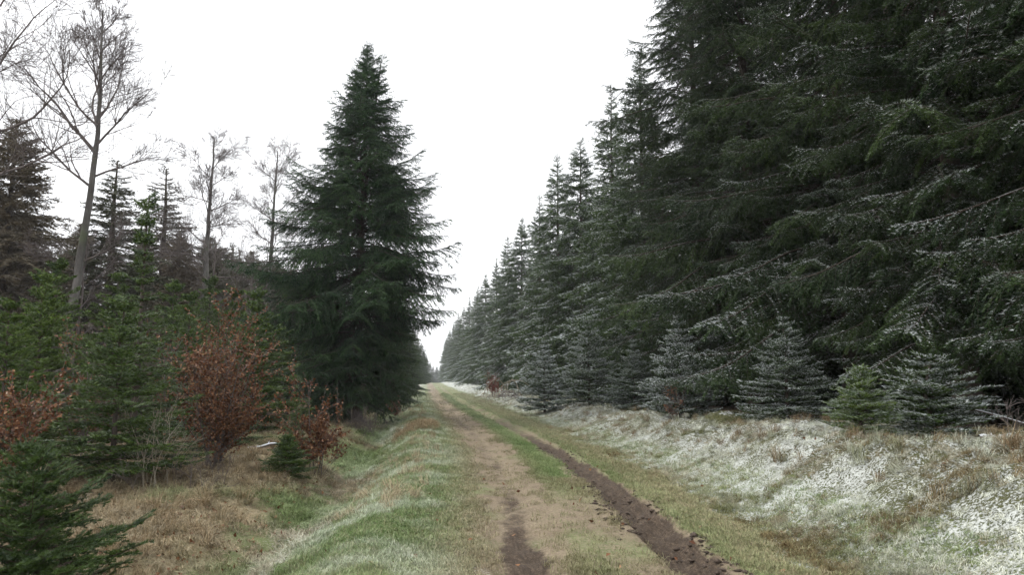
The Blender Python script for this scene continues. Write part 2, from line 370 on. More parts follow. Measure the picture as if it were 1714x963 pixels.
# ------------------------------------------------------------------ spruce boughs
def bough_segments(rng, L, spacing=0.09, droop=0.5, hang=0.7, lat_k=0.34, bare_to=0.22, sub_sp=0.085, sub_len=0.11, seg=0.13):
    """needle-bearing twig segments of one bough growing along +x; also the wood axes"""
    n = 15
    t = np.linspace(0, 1, n)
    th = -droop * np.sin(np.pi * np.clip(t / 0.75, 0, 1) * 0.5) + (droop * 1.1) * np.clip((t - 0.55) / 0.45, 0, 1) ** 1.4
    side = np.cumsum(rng.normal(0, 0.06, n)); side -= side[0]
    step = L / (n - 1)
    d = np.stack([np.cos(th) * np.cos(side), np.cos(th) * np.sin(side), np.sin(th)], -1)
    P = np.concatenate([[[0, 0, 0]], np.cumsum(d[:-1] * step, 0)])
    segs, att, wood = [], [], [(P, 0.0075 * L * (1 - 0.86 * t) + 0.003)]
    def axis_at(tt):
        return np.array([np.interp(tt, t, P[:, k]) for k in range(3)]), np.array([np.interp(tt, t, d[:, k]) for k in range(3)])
    # needles along the outer axis
    na = max(4, int(L * 0.62 / seg))
    ta = np.linspace(0.38, 1.0, na + 1)
    for i in range(na):
        a, _ = axis_at(ta[i]); b, _ = axis_at(ta[i + 1]); segs.append((a, b)); att.append((0.55 + 0.45 * ta[i], 0.9, 0.0))
    nl = max(6, int(L * (1 - 0.1) / spacing))
    for k in range(nl):
        tt = 0.08 + 0.92 * (k + rng.random() * 0.6) / nl
        p, ax = axis_at(min(tt, 0.995))
        sgn = 1 if k % 2 == 0 else -1
        prof = min(1.0, tt / 0.3) * (1 - tt) ** 0.6 + 0.09
        l = lat_k * L * prof * rng.uniform(0.6, 1.15)
        l = max(0.07, min(l, 1.1))
        dead = 1.0 if tt < bare_to or rng.random() < 0.04 else 0.0
        ang = R(rng.uniform(42, 68))
        sv = np.cross(np.array([0, 0, 1.0]), ax); sv /= np.linalg.norm(sv) + 1e-9
        dirv = ax * math.cos(ang) + sv * sgn * math.sin(ang) + np.array([0, 0, rng.uniform(-0.15, 0.12)])
        m = max(1, int(round(l / seg)))
        q = p.copy(); pts = [q.copy()]
        hue = rng.uniform(0.1, 0.85)
        for i in range(m):
            u = (i + 1) / m
            dv = dirv + np.array([0, 0, -hang * u * l * 1.3]); dv = dv + rng.normal(0, 0.08, 3)
            dv /= np.linalg.norm(dv)
            q2 = q + dv * (l / m)
            segs.append((q, q2)); att.append((min(1, hue + 0.25 * u), 0.55 + 0.35 * tt, dead))
            # side twigs
            ns = max(1, int((l / m) / sub_sp * (0.35 if dead else 1)))
            for jx in range(ns):
                f = rng.random(); o = q + (q2 - q) * f
                for ss in ((1, -1) if rng.random() < 0.55 else ((1,) if rng.random() < 0.5 else (-1,))):
                    sl = sub_len * rng.uniform(0.55, 1.5) * (1 - 0.35 * u)
                    sv2 = np.cross(np.array([0, 0, 1.0]), dv); sv2 /= np.linalg.norm(sv2) + 1e-9
                    tv = dv * 0.75 + sv2 * ss * 0.75 + np.array([0, 0, -hang * rng.uniform(0.1, 1.15)])
                    tv /= np.linalg.norm(tv)
                    segs.append((o, o + tv * sl)); att.append((min(1, hue + rng.uniform(-0.1, 0.35)), 0.55 * tt, dead))
            q = q2; pts.append(q.copy())
        if l > 0.28:
            pp = np.array(pts); wood.append((pp, np.linspace(0.0045, 0.0018, len(pp)) * (0.6 + 0.4 * L / 2)))
    S = np.array(segs); return S[:, 0], S[:, 1], np.array(att), wood

def needles(rng, A, B, att, n, ln, wd, tilt=0.85):
    """expand twig segments into needle triangles"""
    m = len(A)
    d = B - A; L = np.linalg.norm(d, axis=1, keepdims=True) + 1e-9; d = d / L
    ref = np.tile(np.array([0, 0, 1.0]), (m, 1)); ref[np.abs(d[:, 2]) > 0.92] = (1, 0, 0)
    u = np.cross(d, ref); u /= np.linalg.norm(u, axis=1, keepdims=True); v = np.cross(u, d)
    t = (np.arange(n)[None, :] + rng.random((m, n))) / n
    phi = rng.random((m, n)) * 2 * np.pi
    # spruce needles are denser above and to the sides
    phi = np.where(np.sin(phi) < -0.4, -phi, phi)
    ti = tilt * rng.uniform(0.7, 1.2, (m, n)); le = ln * rng.uniform(0.75, 1.25, (m, n))
    base = A[:, None, :] + d[:, None, :] * (t * L)[:, :, None]
    rad = u[:, None, :] * np.cos(phi)[..., None] + v[:, None, :] * np.sin(phi)[..., None]
    nd = d[:, None, :] * np.cos(ti)[..., None] + rad * np.sin(ti)[..., None]
    per = np.cross(nd, rad + rng.normal(0, 0.5, (m, n, 3))); per /= np.linalg.norm(per, axis=2, keepdims=True) + 1e-9
    w2 = wd * 0.5
    tip = base + nd * le[..., None]
    V = np.stack([base - per * w2, base + per * w2, tip], 2).reshape(-1, 3)
    F = np.arange(m * n * 3).reshape(-1, 3)
    up = np.clip((nd[..., 2] + 0.15 * rad[..., 2]) * 1.4 + 0.25, 0, 1)
    fr = (rng.random((m, n)) < att[:, 1][:, None] * 0.9) * sstep(0.15, 0.6, up)
    C = np.stack([np.clip(att[:, 0][:, None] + rng.uniform(-0.15, 0.15, (m, n)), 0, 1), fr, np.broadcast_to(att[:, 2][:, None], (m, n)), np.ones((m, n))], -1)
    keep = ~((att[:, 2][:, None] > 0.5) & (rng.random((m, n)) < 0.72))
    C = np.repeat(C[:, :, None, :], 3, 2)
    k = keep.ravel()
    V = V.reshape(-1, 3, 3)[k].reshape(-1, 3); C = C.reshape(-1, 3, 4)[k].reshape(-1, 4)
    return V, np.arange(len(V)).reshape(-1, 3), C

def quads_to_tris(F):
    return np.concatenate([F[:, [0, 1, 2]], F[:, [0, 2, 3]]])

def bough_arrays(rng, L, n, ln, wd, wood_sides=4, wood_all=True, **kw):
    A, B, att, wood = bough_segments(rng, L, **kw)
    V, F, C = needles(rng, A, B, att, n, ln, wd)
    WV, WF = tubes(wood if wood_all else wood[:1], wood_sides)
    WF = quads_to_tris(WF)
    WC = np.tile(np.array([0.0, 0.0, 1.0, 1.0]), (len(WV), 1))
    # snow lies along the top of the bare wood
    ring = np.arange(len(WV)) % wood_sides
    WC[:, 1] = np.where(rng.random(len(WV)) < 0.15, 0.4, 0.0) * (ring == np.argmax(np.bincount(ring[WV[:, 2] >= np.median(WV[:, 2])], minlength=wood_sides)))
    return np.concatenate([V, WV]), np.concatenate([F, WF + len(V)]), np.concatenate([C, WC])

def pitch_mat(loc, az, pitch, roll, sc):
    return Matrix.Translation(loc) @ Matrix.Rotation(az, 4, 'Z') @ Matrix.Rotation(-pitch, 4, 'Y') @ Matrix.Rotation(roll, 4, 'X') @ Matrix.Diagonal((sc, sc, sc, 1))

def layout(rng, H, prof, z0=0.4, whorl=0.45, per=(5, 7), inter=2, pitch_lo=-0.12, pitch_hi=0.75, jit=0.2, az_fill=None, lean=(0, 0)):
    """list of (z, az, length, pitch) of a spruce's boughs; prof(f, az) gives reach at relative height f"""
    out = []; z = z0; a0 = rng.random() * 6.28
    while z < H - 0.25:
        f = z / H
        k = int(rng.integers(per[0], per[1] + 1))
        if f > 0.8: k = max(4, k - 1)
        a0 += 2.4
        lst = [(z + rng.normal(0, 0.05), a0 + 6.283 * i / k + rng.normal(0, 0.18), 1.0) for i in range(k)]
        lst += [(z + rng.uniform(0.1, 0.9) * whorl, rng.random() * 6.283, 0.72) for i in range(inter)]
        for zz, az, q in lst:
            ff = min(max(zz / H, 0), 0.995)
            l = prof(ff, az) * q * rng.uniform(1 - jit, 1 + jit)
            if l < 0.12: continue
            p = pitch_lo + (pitch_hi - pitch_lo) * ff ** 2.2 + rng.normal(0, 0.09)
            out.append((zz, az, l, p, rng.normal(0, 0.16)))
        z += whorl * (1.0 - 0.45 * min(1, f / 0.8)) * rng.uniform(0.85, 1.15)
    out.append((H - 0.55, rng.random() * 6, 0.6, 1.45, 0))
    return out

def spruce_profile(Rad, zmax=0.16, power=0.82, low=0.72, seed=0, bump=0.28):
    r = np.random.default_rng(seed); ph = r.random(6) * 6.28
    def f(h, az):
        base = Rad * ((1 - h) / (1 - zmax)) ** power if h > zmax else Rad * (low + (1 - low) * h / zmax)
        mod = 1 + bump * (0.5 * math.sin(7 * h * 3 + ph[0] + 2 * math.cos(az + ph[1])) + 0.5 * math.sin(az * 2 + ph[2] + 11 * h))
        return max(0.1, base * mod)
    return f

def trunk_mesh(rng, H, r0, mat, lean=(0.0, 0.0), sides=10):
    n = 14; t = np.linspace(0, 1, n)
    P = np.stack([lean[0] * t ** 1.3 + np.cumsum(rng.normal(0, 0.012, n)), lean[1] * t ** 1.3 + np.cumsum(rng.normal(0, 0.012, n)), -0.35 + (H + 0.3) * t], -1)
    rad = r0 * (1 - 0.95 * t) + 0.008; rad[0] *= 1.5; rad[1] *= 1.08
    V, F = tubes([(P, rad)], sides)
    return mesh_arrays('trunk', V, F, mat, smooth=True), P, rad

# bough templates: three sizes, four of each, with fine needles
HI, LO = {}, {}
tr = np.random.default_rng(11)
SIZES = {'long': 3.2, 'mid': 1.7, 'short': 0.75}
for sz, L in SIZES.items():
    HI[sz], LO[sz] = [], []
    for v in range(4):
        seed = int(tr.integers(1 << 30))
        kw = dict(spacing=0.085 if L > 1 else 0.06, droop=tr.uniform(0.32, 0.56) if L > 1 else 0.2, hang=1.3 if L > 1 else 0.7,
                  lat_k=0.38 if L > 2 else 0.58, bare_to=0.2 if L > 2 else 0.12, sub_sp=0.037, sub_len=0.155)
        HI[sz].append(bough_arrays(np.random.default_rng(seed), L, 13, 0.040, 0.0115, **kw))
        kw.update(spacing=kw['spacing'] * 1.3, sub_sp=0.088, sub_len=0.20)
        LO[sz].append(bough_arrays(np.random.default_rng(seed), L, 4, 0.11, 0.040, 3, False, **kw))
HI_ME = {sz: [mesh_arrays('bough', *a[:2], M['needle'], a[2]) for a in lst] for sz, lst in HI.items()}
HI_ME_BLUE = {}
for sz, lst in HI_ME.items():
    HI_ME_BLUE[sz] = []
    for a in lst:
        c = a.copy(); c.materials.clear(); c.materials.append(M['needle_blue']); HI_ME_BLUE[sz].append(c)

def size_of(l): return 'long' if l > 2.2 else ('mid' if l > 1.05 else 'short')

def merged_crown(rng, lay, trunkP, mat, lib=LO, extra=None):
    Vs, Fs, Cs, off = [], [], [], 0
    zt = trunkP[:, 2]
    for zz, az, l, p, rl in lay:
        sz = size_of(l); k = int(rng.integers(4)); V, F, C = lib[sz][k]
        loc = Vector((float(np.interp(zz, zt, trunkP[:, 0])), float(np.interp(zz, zt, trunkP[:, 1])), zz))
        Mx = np.array(pitch_mat(loc, az, p, rl, l / SIZES[sz]))
        Vs.append(V @ Mx[:3, :3].T + Mx[:3, 3]); Fs.append(F + off); off += len(V)
        C2 = C.copy(); C2[:, 1] *= np.interp(zz, [0, 3, 8, 16], [1.5, 1.3, 0.7, 0.35]); C2[:, 0] = np.clip(C2[:, 0] + rng.uniform(-0.25, 0.25), 0, 1)
        Cs.append(C2)
    return mesh_arrays('crown', np.concatenate(Vs), np.concatenate(Fs), mat, np.concatenate(Cs))

# merged tree kinds for trees too far to tell their boughs apart
KIND = {}
def make_kind(key, seed, H, Rad, mat, tr_r=0.2, **kw):
    rng = np.random.default_rng(seed)
    prof_kw = {k: kw.pop(k) for k in ('zmax', 'power', 'low', 'bump') if k in kw}
    tm, TP, _ = trunk_mesh(rng, H, tr_r, M['bark'])
    lay = layout(rng, H, spruce_profile(Rad, seed=seed, **prof_kw), **kw)
    KIND[key] = (tm, merged_crown(rng, lay, TP, mat), H, len(lay))
make_kind('row_a', 21, 17.0, 3.5, M['needle'], whorl=0.62, per=(5, 6), inter=3)
make_kind('row_b', 22, 17.0, 3.2, M['needle'], whorl=0.62, per=(5, 6), inter=3, power=0.9)
make_kind('row_c', 23, 17.0, 3.8, M['needle'], whorl=0.64, per=(5, 6), inter=3, power=0.75)
make_kind('thin_a', 24, 13.0, 2.3, M['needle_far'], whorl=0.55, per=(5, 6), inter=2, z0=0.8, pitch_lo=-0.25, low=0.6, bump=0.45)
make_kind('thin_b', 25, 13.0, 1.9, M['needle_far'], whorl=0.55, per=(5, 6), inter=2, z0=0.8, pitch_lo=-0.3, low=0.5, bump=0.5)
make_kind('brown_a', 26, 12.0, 2.6, M['needle_far'], whorl=0.46, per=(6, 7), inter=3, z0=0.6, pitch_lo=0.0, power=0.65)

def place_kind(key, name, x, y, H, label, group=None, frost=0.3, light=0.5, dead=0.0, wide=1.0, category='tree'):
    tm, cm, H0, _ = KIND[key]
    s = H / H0
    t = thing(name, (x, y, ground_z(x, y)), label, category, group, rz=random.random() * 6.28)
    t.scale = (s * wide, s * wide, s)
    a = link('trunk', tm, t)
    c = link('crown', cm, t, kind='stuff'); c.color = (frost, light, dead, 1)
    return t

random.seed(5)
def place_boughed(name, seed, x, y, H, prof, label, group=None, frost=(0.9, 0.25), frost_z=9.0, light=0.5, lib=None, r0=0.22, trunks=None, extra=(), **kw):
    """a near spruce: trunk and a crown whose boughs are objects of their own"""
    rng = np.random.default_rng(seed); lib = lib or HI_ME
    t = thing(name, (x, y, ground_z(x, y)), label, 'tree', group)
    tm, TP, _ = trunk_mesh(rng, H, r0, M['bark'])
    link('trunk', tm, t)
    cr = bpy.data.objects.new('crown', None); COL.objects.link(cr); cr.parent = t; cr.empty_display_size = 0.2
    lay = layout(rng, H, prof, **kw) + list(extra)
    zt = TP[:, 2]
    for zz, az, l, p, rl in lay:
        if l < 0.1: continue
        sz = size_of(l); me = lib[sz][int(rng.integers(4))]
        o = link('bough', me, cr)
        loc = Vector((float(np.interp(zz, zt, TP[:, 0])), float(np.interp(zz, zt, TP[:, 1])), zz))
        o.matrix_local = pitch_mat(loc, az, p, rl, l / SIZES[sz])
        fz = frost[0] + (frost[1] - frost[0]) * min(1, zz / frost_z)
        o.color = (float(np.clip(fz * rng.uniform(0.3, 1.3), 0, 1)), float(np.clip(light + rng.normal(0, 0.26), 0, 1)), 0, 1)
    return t

# ------------------------------------------------------------------ right-hand spruce stand
NEAR_RIGHT = [
    (9.8, 8.6, 18.5, 3.5, 'tall spruce closest to the camera, cut off by the right picture edge'),
    (9.7, 12.6, 19.0, 3.6, 'tall spruce behind the tiny snowy spruce on the bank, second from the right edge'),
    (10.0, 16.8, 19.5, 3.7, 'tall dark spruce third from the right edge, top out of the picture'),
    (9.5, 21.0, 19.5, 3.6, 'tall spruce behind the bushy frosted young spruce, fourth from the right edge'),
    (9.5, 25.4, 20.0, 3.6, 'tall spruce whose left edge rises steeply against the sky out of the picture'),
]
for i, (x, y, H, rad, lab) in enumerate(NEAR_RIGHT):
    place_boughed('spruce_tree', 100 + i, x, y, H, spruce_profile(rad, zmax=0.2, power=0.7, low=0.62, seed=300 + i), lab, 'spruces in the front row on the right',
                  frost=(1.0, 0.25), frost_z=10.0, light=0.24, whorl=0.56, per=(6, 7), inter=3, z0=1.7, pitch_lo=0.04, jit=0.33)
FRONT = [(8.9, 30.4, 15.6), (9.1, 36, 16.2), (8.8, 42.5, 15.5), (8.65, 50, 16.8), (8.75, 59, 16.1), (8.6, 70, 16.6), (8.5, 82, 17.0), (8.3, 95, 16.6),
         (8.0, 110, 16.5), (7.8, 127, 16.8), (7.5, 146, 17), (7.3, 168, 17), (7.0, 195, 18), (6.7, 225, 18), (6.5, 262, 18.5), (6.3, 305, 19), (6.2, 355, 19)]
ordw = ['first', 'second', 'third', 'fourth', 'fifth', 'sixth', 'seventh', 'eighth', 'ninth', 'tenth', 'eleventh', 'twelfth', 'thirteenth', 'fourteenth', 'fifteenth', 'sixteenth', 'seventeenth']
for i, (x, y, H) in enumerate(FRONT):
    place_kind('row_' + 'abc'[i % 3], 'spruce_tree', x, y, H,
               '%s spruce in the right row showing its top against the sky, counting away' % ordw[i],
               'spruces in the front row on the right', frost=0.95, light=0.72 + 0.15 * math.sin(i * 2.3))
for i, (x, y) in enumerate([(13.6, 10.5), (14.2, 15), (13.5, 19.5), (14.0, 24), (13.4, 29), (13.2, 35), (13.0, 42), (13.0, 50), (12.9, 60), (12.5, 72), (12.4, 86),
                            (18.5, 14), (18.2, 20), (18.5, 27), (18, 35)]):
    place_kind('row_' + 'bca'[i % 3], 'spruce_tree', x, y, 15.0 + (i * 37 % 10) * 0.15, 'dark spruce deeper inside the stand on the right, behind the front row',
               'spruces behind the front row on the right', frost=0.0, light=0.1)  # low lightness paints the stand's inner shade into the needle colour

# ------------------------------------------------------------------ small spruces
def small_spruce_mesh(seed, H, Rad, n, ln, wd, mat, whorl, per, open_top=0.2, pitch=(0.15, 0.9), spacing=0.06, sub_sp=0.07, lat_k=0.42, droop=0.18, hang=0.25, power=0.85, seg=0.1, sub_len=0.085, low=0.7):
    """young spruce: regular whorls, ascending tips, a bare leader on top"""
    rng = np.random.default_rng(seed)
    Vs, Fs, Cs, off = [], [], [], 0
    z = 0.05 * H; a0 = 0.0; cache = {}
    while z < H * 0.97:
        f = z / H; k = int(rng.integers(per[0], per[1] + 1)); a0 += 1.3
        for i in range(k + 2):
            q = 1.0 if i < k else 0.55
            zz = z if i < k else z + rng.uniform(0.2, 0.8) * whorl
            if zz > H * 0.97: continue
            ff = zz / H
            prof = ((1 - ff) ** power) if ff > 0.22 else (low + (1 - low) * ff / 0.22) * 0.78 ** power
            l = max(0.05 * H if ff > 0.85 else 0.1, Rad * prof / 0.82 * q * rng.uniform(0.72, 1.18))
            key = (int(round(l / Rad * 7)), int(rng.integers(2)))
            if key not in cache:
                l0 = max(0.06, key[0] * Rad / 7)
                cache[key] = (l0, bough_arrays(rng, l0, n, ln, wd, 3, True, spacing=spacing, droop=droop, hang=hang, lat_k=lat_k, bare_to=0.05, sub_sp=sub_sp, sub_len=sub_len, seg=seg))
            l0, (V, F, C) = cache[key]; V = V * (l / l0)
            p = pitch[0] + (pitch[1] - pitch[0]) * ff ** 1.5 + rng.normal(0, 0.07)
            Mx = np.array(pitch_mat(Vector((0, 0, zz)), a0 + 6.283 * i / k + rng.normal(0, 0.2), p, rng.normal(0, 0.1), 1))
            Vs.append(V @ Mx[:3, :3].T + Mx[:3, 3]); Fs.append(F + off); off += len(V)
            C = C.copy(); C[:, 0] = np.clip(C[:, 0] + rng.uniform(-0.2, 0.2), 0, 1); Cs.append(C)
        z += whorl * rng.uniform(0.8, 1.2) * (1.0 if f < 0.7 else 1.25)
    A = np.array([[0, 0, H * 0.72], [0, 0, H * 0.86]]); B = np.array([[0, 0, H * 0.86], [0, 0, H]])
    V, F, C = needles(rng, A, B, np.array([[0.8, 0.5, 0], [0.9, 0.5, 0]]), n * 3, ln, wd)
    Vs.append(V); Fs.append(F + off); Cs.append(C)
    cm = mesh_arrays('crown', np.concatenate(Vs), np.concatenate(Fs), mat, np.concatenate(Cs))
    tm, _, _ = trunk_mesh(rng, H * 0.97, 0.012 * H + 0.012, M['bark'], sides=7)
    return tm, cm

SMALL = {
    'bushy': small_spruce_mesh(41, 2.8, 1.15, 8, 0.045, 0.016, M['needle'], 0.17, (7, 8), spacing=0.06, sub_sp=0.05, sub_len=0.1, lat_k=0.5, low=0.95),
    'bushy_b': small_spruce_mesh(42, 3.0, 1.25, 8, 0.045, 0.016, M['needle'], 0.19, (7, 8), spacing=0.065, sub_sp=0.05, sub_len=0.1, lat_k=0.5, low=0.95),
    'tiny': small_spruce_mesh(43, 1.0, 0.56, 18, 0.028, 0.0070, M['needle_young'], 0.075, (6, 7), spacing=0.04, sub_sp=0.035, seg=0.07, sub_len=0.07, lat_k=0.5),
    'fore': small_spruce_mesh(44, 1.25, 0.85, 22, 0.025, 0.0065, M['needle_young'], 0.095, (7, 8), spacing=0.04, sub_sp=0.04, low=0.95, seg=0.07, sub_len=0.065, pitch=(0.25, 0.9)),
    'tall_open': small_spruce_mesh(45, 5.0, 1.7, 9, 0.042, 0.016, M['needle_young'], 0.27, (6, 7), spacing=0.075, pitch=(0.1, 0.85), power=1.1, lat_k=0.42, sub_sp=0.06, sub_len=0.11, low=0.9),
    'leader': small_spruce_mesh(48, 5.8, 1.75, 9, 0.042, 0.016, M['needle_young'], 0.30, (5, 6), spacing=0.08, pitch=(0.05, 0.95), power=2.0, lat_k=0.42, sub_sp=0.06, sub_len=0.11, low=0.9),
    'mid_green': small_spruce_mesh(46, 4.2, 1.7, 7, 0.065, 0.026, M['needle_young'], 0.26, (6, 7), spacing=0.09, sub_sp=0.08, low=0.95, seg=0.14, sub_len=0.12, hang=0.35),
    'mid_green_b': small_spruce_mesh(47, 4.2, 1.5, 7, 0.065, 0.026, M['needle_young'], 0.27, (6, 7), spacing=0.09, sub_sp=0.08, low=0.95, seg=0.14, sub_len=0.12, hang=0.3),
}
SMALL_H = {'bushy': 2.8, 'bushy_b': 3.0, 'tiny': 1.0, 'fore': 1.25, 'tall_open': 5.0, 'leader': 5.8, 'mid_green': 4.2, 'mid_green_b': 4.2}
def place_small(key, x, y, H, label, group, frost=0.5, light=0.5, wide=1.0, rz=None, dead=0.0, name='young_spruce'):
    tm, cm = SMALL[key]; s = H / SMALL_H[key]
    t = thing(name, (x, y, ground_z(x, y)), label, 'tree', group, rz=random.random() * 6.28 if rz is None else rz)
    t.scale = (s * wide, s * wide, s)
    link('trunk', tm, t); c = link('crown', cm, t, kind='stuff'); c.color = (frost, light, dead, 1)
    return t
GR = 'young spruces on the snowy bank'
place_small('bushy', 4.75, 31, 3.0, 'frosted bushy young spruce standing farthest out towards the track on the right', GR, 1.0, 0.55)
place_small('bushy_b', 6.1, 28.5, 3.3, 'broad young spruce just right of the most frosted one beside the track', GR, 0.75, 0.45)
place_small('bushy', 6.7, 19.6, 2.75, 'bushy frosted young spruce at the bank edge under the tall spruces', GR, 0.9, 0.45, 1.0)
place_small('tiny', 6.0, 9.9, 0.95, 'tiny bright green spruce alone on top of the snowy bank', GR, 0.45, 1.0, 1.0)
place_small('bushy_b', 7.25, 14.6, 2.2, 'low wide young spruce with snowy sprays behind and left of the tiny spruce', GR, 0.75, 0.4, 1.25)
place_small('tiny', 7.3, 10.2, 1.25, 'small dark spruce with spreading frosted twigs right of the tiny bright spruce', GR, 0.75, 0.15, 1.5)
place_small('bushy', 6.7, 24.2, 2.4, 'small spruce half hidden between two larger young spruces on the right', GR, 0.6, 0.35, 1.0)

# ------------------------------------------------------------------ big spruce left of the track
BX, BY, BH = -2.75, 29.0, 15.1
bp_z = np.array([0.0, 0.03, 0.10, 0.2, 0.28, 0.36, 0.46, 0.56, 0.64, 0.72, 0.80, 0.88, 0.94, 1.0])
bp_r = np.array([1.5, 2.0, 2.6, 3.3, 3.7, 3.8, 3.3, 2.6, 2.0, 1.6, 1.3, 0.85, 0.45, 0.2])
def big_prof(h, az):
    base = float(np.interp(h, bp_z, bp_r))
    right = min(base, float(np.interp(h, [0, 0.15, 0.22, 0.30, 0.37, 1.0], [1.2, 1.6, 2.1, 3.2, 4.2, 4.2])))     # the track side is shorter low down
    k = sstep(-0.1, 0.6, math.cos(az))
    return (base * (1 - k) + right * k) * (1 + 0.13 * math.sin(3 * az + 9 * h) + 0.1 * math.sin(17 * h + 2 * az))
ex = []
er = np.random.default_rng(77)
for k in range(9):        # the shoulders: long boughs that turn steeply up
    ex.append((BH * er.uniform(0.50, 0.60), math.pi + er.normal(0, 0.35), er.uniform(2.7, 3.3), 0.62 + er.normal(0, 0.1), 0))
    ex.append((BH * er.uniform(0.50, 0.61), er.normal(0, 0.35), er.uniform(2.7, 3.3), 0.62 + er.normal(0, 0.1), 0))
big = place_boughed('big_spruce', 55, BX, BY, BH, big_prof, 'big dark spruce standing alone left of the track with a twin top', None, frost=(0.12, 0.05), light=0.42,
                    lib=HI_ME_BLUE, r0=0.16, whorl=0.36, per=(6, 7), inter=4, z0=0.75, pitch_lo=0.02, pitch_hi=0.85, extra=ex)
def second_stem():
    rng = np.random.default_rng(8)
    n = 16; t = np.linspace(0, 1, n)
    P = np.stack([-0.42 + 1.0 * t ** 1.5, 0.15 - 0.1 * t, -0.3 + (BH - 0.45) * t], -1)
    V, F = tubes([(P, 0.14 * (1 - 0.94 * t) + 0.01)], 9)
    link('trunk', mesh_arrays('trunk', V, F, M['bark'], smooth=True), big)
    cr = [c for c in big.children if c.name.startswith('crown')][0]
    for k in range(34):
        f = 0.72 + 0.27 * k / 33; zz = (BH - 0.5) * f
        l = 1.35 * (1 - f) / 0.28 * rng.uniform(0.6, 1.1) + 0.22
        sz = size_of(l); o = link('bough', HI_ME_BLUE[sz][int(rng.integers(4))], cr)
        loc = Vector([float(np.interp(zz, P[:, 2], P[:, i])) for i in range(3)])
        o.matrix_local = pitch_mat(loc, rng.random() * 6.28, 0.65 + rng.normal(0, 0.1), 0, l / SIZES[sz]); o.color = (0.05, 0.42, 0, 1)
    o = link('bough', HI_ME_BLUE['short'][1], cr); o.matrix_local = pitch_mat(Vector(P[-1]) - Vector((0, 0, .2)), 1.0, 1.45, 0, 0.9); o.color = (0.05, .45, 0, 1)
second_stem()

def rowkind(key, x, y, H, lab, wide, light=0.4):
    return place_kind(key, 'spruce_tree', x, y, H, lab, 'spruces along the left side of the track', frost=0.15, light=light, wide=wide)
rowkind('row_a', -2.25, 38.5, 8.8, 'dark spruce directly behind the big spruce, close to the track', 0.95)
rowkind('row_c', -2.35, 47, 8.4, 'dark spruce third along the left side of the track, half hidden', 1.0)
rowkind('row_b', -2.5, 62, 9.0, 'dark spruce fourth along the left side of the track, mostly hidden', 1.1)
rowkind('row_a', -2.6, 85, 9.0, 'small looking spruce far down the left side of the track', 1.1, 0.5)
rowkind('row_b', -2.7, 115, 10.0, 'farthest spruce on the left side of the track', 1.1, 0.5)
for x, y, H in [(-2.6, 150, 9.5), (-2.4, 185, 10), (-2.2, 225, 10), (-1.6, 280, 10.5), (-0.4, 340, 11), (1.2, 400, 12), (3.2, 410, 11.5), (5.0, 400, 12)]:
    place_kind('row_' + 'abc'[int(y) % 3], 'spruce_tree', x, y, H, 'tiny distant spruce in the treeline where the track vanishes', 'distant spruces at the end of the track', 0.2, 0.5, wide=1.2)

# ------------------------------------------------------------------ young spruces on the left
GL = 'young spruces on the left of the ditch'
place_small('fore', -2.95, 6.0, 1.32, 'small dense spruce in the bottom left corner', GL, 0.06, 0.12, 0.95)
place_small('leader', -6.0, 16.0, 5.8, 'slender young spruce with a long bare leader on the left', GL, 0.15, 0.45, 1.0)
place_small('mid_green', -5.05, 12.7, 3.0, 'wide spreading young spruce left of the withered beech', GL, 0.08, 0.28, 1.15)
place_small('mid_green', -9.4, 19.0, 4.3, 'yellowish green young spruce near the left edge beneath the leaning trunk', GL, 0.05, 0.75)
place_small('mid_green_b', -8.1, 15.2, 3.4, 'young spruce cut by the left picture edge above the withered leaves', GL, 0.03, 0.5)
place_small('mid_green_b', -6.9, 22.0, 4.2, 'young spruce behind the top of the large withered beech', GL, 0.1, 0.6)
place_small('mid_green', -5.4, 23.5, 4.6, 'young spruce in the gap left of the big spruce', GL, 0.12, 0.6)
place_small('mid_green_b', -4.9, 18.5, 2.2, 'low young spruce between the withered beech and the big spruce', GL, 0.15, 0.4, 1.3)
place_small('tiny', -2.5, 13.6, 0.8, 'knee high green spruce at the edge of the ditch', GL, 0.1, 0.45, 1.1)
place_small('tall_open', -2.6, 14.9, 1.75, 'thin little spruce poking up through the smaller withered beech', GL, 0.2, 0.7, 0.6)
for i, (x, y, H) in enumerate([(-11.5, 24, 5.5), (-9.0, 27, 5.0), (-12.5, 31, 6.0), (-8.2, 32, 5.4), (-10.4, 36, 6.5), (-6.3, 34, 5.6), (-14, 21, 5.4), (-7.4, 28, 4.2)]):
    place_small('mid_green' if i % 2 else 'mid_green_b', x, y, H, 'young spruce in the thicket behind the nearer young spruces on the left', 'young spruces in the left thicket', 0.05, 0.45 + 0.1 * (i % 3))

# tall conifers behind
place_kind('thin_a', 'tall_conifer', -16.6, 40, 13.2, 'dark spruce directly behind the leaning bare beech', 'tall conifers behind the thicket', 0.0, 0.6, 0.15, 1.7)
place_kind('thin_b', 'tall_conifer', -17.2, 49, 15.2, 'spruce with a dark top and brownish lower crown left of the second bare beech', 'tall conifers behind the thicket', 0.0, 0.6, 0.45, 1.7)
place_kind('brown_a', 'tall_conifer', -17.3, 32, 12.5, 'brownish conifer at the left picture edge', 'tall conifers behind the thicket', 0.0, 0.7, 0.75, 1.3)
place_kind('brown_a', 'tall_conifer', -18.6, 41, 10.0, 'low brownish conifer between the left edge and the leaning beech', 'tall conifers behind the thicket', 0.0, 0.5, 0.8, 1.2)
place_kind('brown_a', 'tall_conifer', -15.2, 46, 10.4, 'reddish brown conifer behind the slender young spruce', 'tall conifers behind the thicket', 0.0, 0.55, 0.9, 1.2)
place_kind('thin_a', 'tall_conifer', -21.0, 74, 14.8, 'grey green spruce seen right of the second bare beech, left of its pair', 'tall conifers behind the thicket', 0.1, 0.75, 0.25, 1.3)
